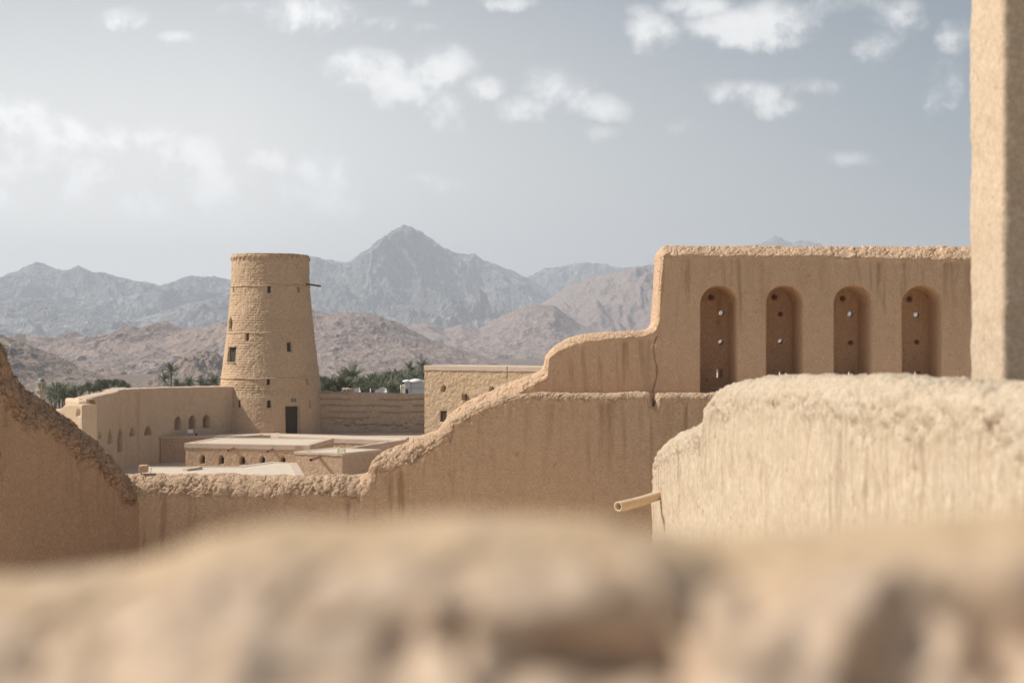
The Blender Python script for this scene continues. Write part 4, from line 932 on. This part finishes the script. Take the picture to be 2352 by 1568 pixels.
# ================================================================== AIR, SKY, SUN, CAMERA
hz = MB().box((-6400, -800, -60), (6400, 7600, 480)).build('haze', None); tag(hz, kind='stuff')
m = bpy.data.materials.new('haze_air'); m.use_nodes = True; nt = m.node_tree; nt.nodes.clear()
out = nt.nodes.new('ShaderNodeOutputMaterial'); pv = nt.nodes.new('ShaderNodeVolumePrincipled'); pv.inputs['Color'].default_value = (.84, .91, 1.0, 1); pv.inputs['Density'].default_value = 2.15e-4; pv.inputs['Anisotropy'].default_value = .1
nt.links.new(pv.outputs[0], out.inputs['Volume']); hz.data.materials.append(m); m.cycles.homogeneous_volume = True; pv.inputs['Density Attribute'].default_value = ''

EL, AZ = 46.0, 1.5      # the sun stands to the left,, in the plane of the walls
sd = (-math.cos(math.radians(EL))*math.cos(math.radians(AZ)), math.cos(math.radians(EL))*math.sin(math.radians(AZ)), math.sin(math.radians(EL)))
from mathutils import Vector
sl = bpy.data.lights.new('sun', 'SUN'); sl.energy = 2.65; sl.angle = math.radians(.6); sl.color = (1, .965, .895)
so = bpy.data.objects.new('sun', sl); COL.objects.link(so); so.rotation_euler = Vector(sd).to_track_quat('Z', 'Y').to_euler()

w = bpy.data.worlds.new('World'); S.world = w; w.use_nodes = True; nt = w.node_tree; bg = nt.nodes['Background']
sky = nt.nodes.new('ShaderNodeTexSky'); sky.sky_type = 'NISHITA'; sky.sun_disc = False; sky.sun_elevation = math.radians(EL); sky.sun_rotation = math.radians(-90+AZ)
sky.air_density = 1.0; sky.dust_density = 2.0; sky.ozone_density = 1.0
hs = nt.nodes.new('ShaderNodeHueSaturation'); hs.inputs['Saturation'].default_value = .72; hs.inputs['Value'].default_value = .355; nt.links.new(sky.outputs[0], hs.inputs['Color'])
tc = nt.nodes.new('ShaderNodeTexCoord'); sep = nt.nodes.new('ShaderNodeSeparateXYZ'); nt.links.new(tc.outputs['Generated'], sep.inputs[0])
iy = math_(nt, 'DIVIDE', 1.0, math_(nt, 'MAXIMUM', sep.outputs[1], .08)); U = math_(nt, 'MULTIPLY', sep.outputs[0], iy); Vv = math_(nt, 'MULTIPLY', sep.outputs[2], iy)
cmb = nt.nodes.new('ShaderNodeCombineXYZ'); nt.links.new(U, cmb.inputs[0]); nt.links.new(Vv, cmb.inputs[1])
n1 = noise(nt, cmb.outputs[0], 20, 11, .62, .15)
mpv = nt.nodes.new('ShaderNodeMapping'); mpv.inputs['Location'].default_value = (3, 5, 0); nt.links.new(cmb.outputs[0], mpv.inputs[0])
n2 = noise(nt, mpv.outputs[0], 9, 5, .55)
wx = math_(nt, 'ADD', U, math_(nt, 'MULTIPLY', math_(nt, 'SUBTRACT', n2, .5), .05)); wz = math_(nt, 'ADD', Vv, math_(nt, 'MULTIPLY', math_(nt, 'SUBTRACT', n1, .5), .02))
clouds = [(300, 42, 50, 26, .9), (412, 88, 40, 18, .8), (700, 35, 115, 48, 1.0), (545, 18, 40, 14, .5), (890, 52, 40, 14, .55), (985, 62, 30, 10, .4), (975, 10, 34, 16, .7), (830, 160, 95, 48, 1.0), (1000, 160, 70, 62, 1.0), (930, 205, 80, 35, .75), (1025, 250, 45, 45, .6), (1090, 205, 50, 30, .8), (1265, 205, 75, 55, 1.05), (1200, 248, 90, 30, .8), (1350, 240, 60, 26, .6), (1355, 305, 34, 16, .4),
          (1500, 75, 52, 46, 1.0), (1485, 30, 30, 22, .7), (1680, 62, 110, 42, 1.05), (1790, 50, 90, 50, 1.0), (1600, 15, 60, 25, .8), (1930, 15, 110, 28, .65), (2040, 40, 60, 40, .6), (2000, 110, 38, 38, .6), (1690, 212, 110, 28, .95), (1855, 200, 60, 20, .8), (1790, 240, 50, 22, .45), (1565, 290, 40, 16, .5), (2190, 90, 45, 38, .6), (2170, 190, 58, 50, .6), (1170, 5, 60, 14, .5), (1950, 365, 60, 14, .3), (1060, 425, 70, 14, .3), (970, 408, 30, 10, .3),
          (20, 270, 90, 55, 1.0), (140, 305, 130, 45, 1.0), (290, 325, 130, 48, 1.0), (420, 355, 110, 45, 1.0), (480, 370, 60, 50, .9), (600, 365, 65, 45, .9), (700, 395, 110, 42, .85), (740, 375, 60, 26, .7), (-80, 300, 120, 80, 1), (120, 400, 260, 70, .8), (420, 430, 260, 55, .65), (680, 435, 160, 40, .5)]
acc = None
for px, py, rx, ry, a in clouds:
    du = math_(nt, 'MULTIPLY', math_(nt, 'SUBTRACT', wx, (px-CX)/F), F/rx); dv_ = math_(nt, 'MULTIPLY', math_(nt, 'SUBTRACT', wz, (CY-py)/F), F/ry)
    r2 = math_(nt, 'MULTIPLY_ADD', du, du, math_(nt, 'MULTIPLY', dv_, dv_)); g = math_(nt, 'MULTIPLY', math_(nt, 'SUBTRACT', 1.35, r2), a)
    acc = g if acc is None else math_(nt, 'SMOOTH_MAX', acc, g, .35)
acc = math_(nt, 'MAXIMUM', acc, -1.5)
dens = math_(nt, 'ADD', math_(nt, 'MULTIPLY', acc, .62), math_(nt, 'MULTIPLY', math_(nt, 'SUBTRACT', n1, .5), 3.6))
cm_ = math_(nt, 'MULTIPLY', ramp(nt, dens, -.22, 1.15), .85)
# thin veil low on the sunward side
veil = math_(nt, 'MULTIPLY', math_(nt, 'SUBTRACT', 1.0, ramp(nt, Vv, .0, .42)), math_(nt, 'MINIMUM', math_(nt, 'MAXIMUM', math_(nt, 'SUBTRACT', .64, math_(nt, 'MULTIPLY', U, 1.75)), .08), .99))
tint = mixc(nt, 1.0, hs.outputs[0], (.945, .995, .99, 1), 'MULTIPLY'); wl = ramp(nt, math_(nt, 'MULTIPLY', U, -1.0), -.12, .36)
col = mixc(nt, veil, tint, mixc(nt, wl, (5.0, 4.92, 4.72, 1), (5.95, 5.8, 5.5, 1)))
cc = mixc(nt, ramp(nt, math_(nt, 'ADD', n1, math_(nt, 'MULTIPLY', dens, .12)), .40, .66), (3.6, 3.65, 3.75, 1), (5.15, 5.13, 5.06, 1)); cc = mixc(nt, wl, cc, mixc(nt, 1.0, cc, (1.2, 1.2, 1.2, 1), 'MULTIPLY')); col = mixc(nt, cm_, col, cc)
nt.links.new(col, bg.inputs['Color']); bg.inputs['Strength'].default_value = .12

cam = bpy.data.cameras.new('camera'); co = bpy.data.objects.new('camera', cam); COL.objects.link(co); co.location = (0, 0, 0); co.rotation_euler = (math.radians(90), 0, 0)
cam.lens = 50; cam.sensor_width = 36; cam.clip_end = 20000; cam.clip_start = .02
cam.dof.use_dof = True; cam.dof.focus_distance = 48; cam.dof.aperture_fstop = 1.9
S.camera = co
S.view_settings.view_transform = 'Standard'; S.view_settings.look = 'None'; S.view_settings.exposure = .86; S.view_settings.gamma = 1
S.render.engine = 'CYCLES'
S.cycles.volume_bounces = 1; S.cycles.max_bounces = 6; S.cycles.diffuse_bounces = 4
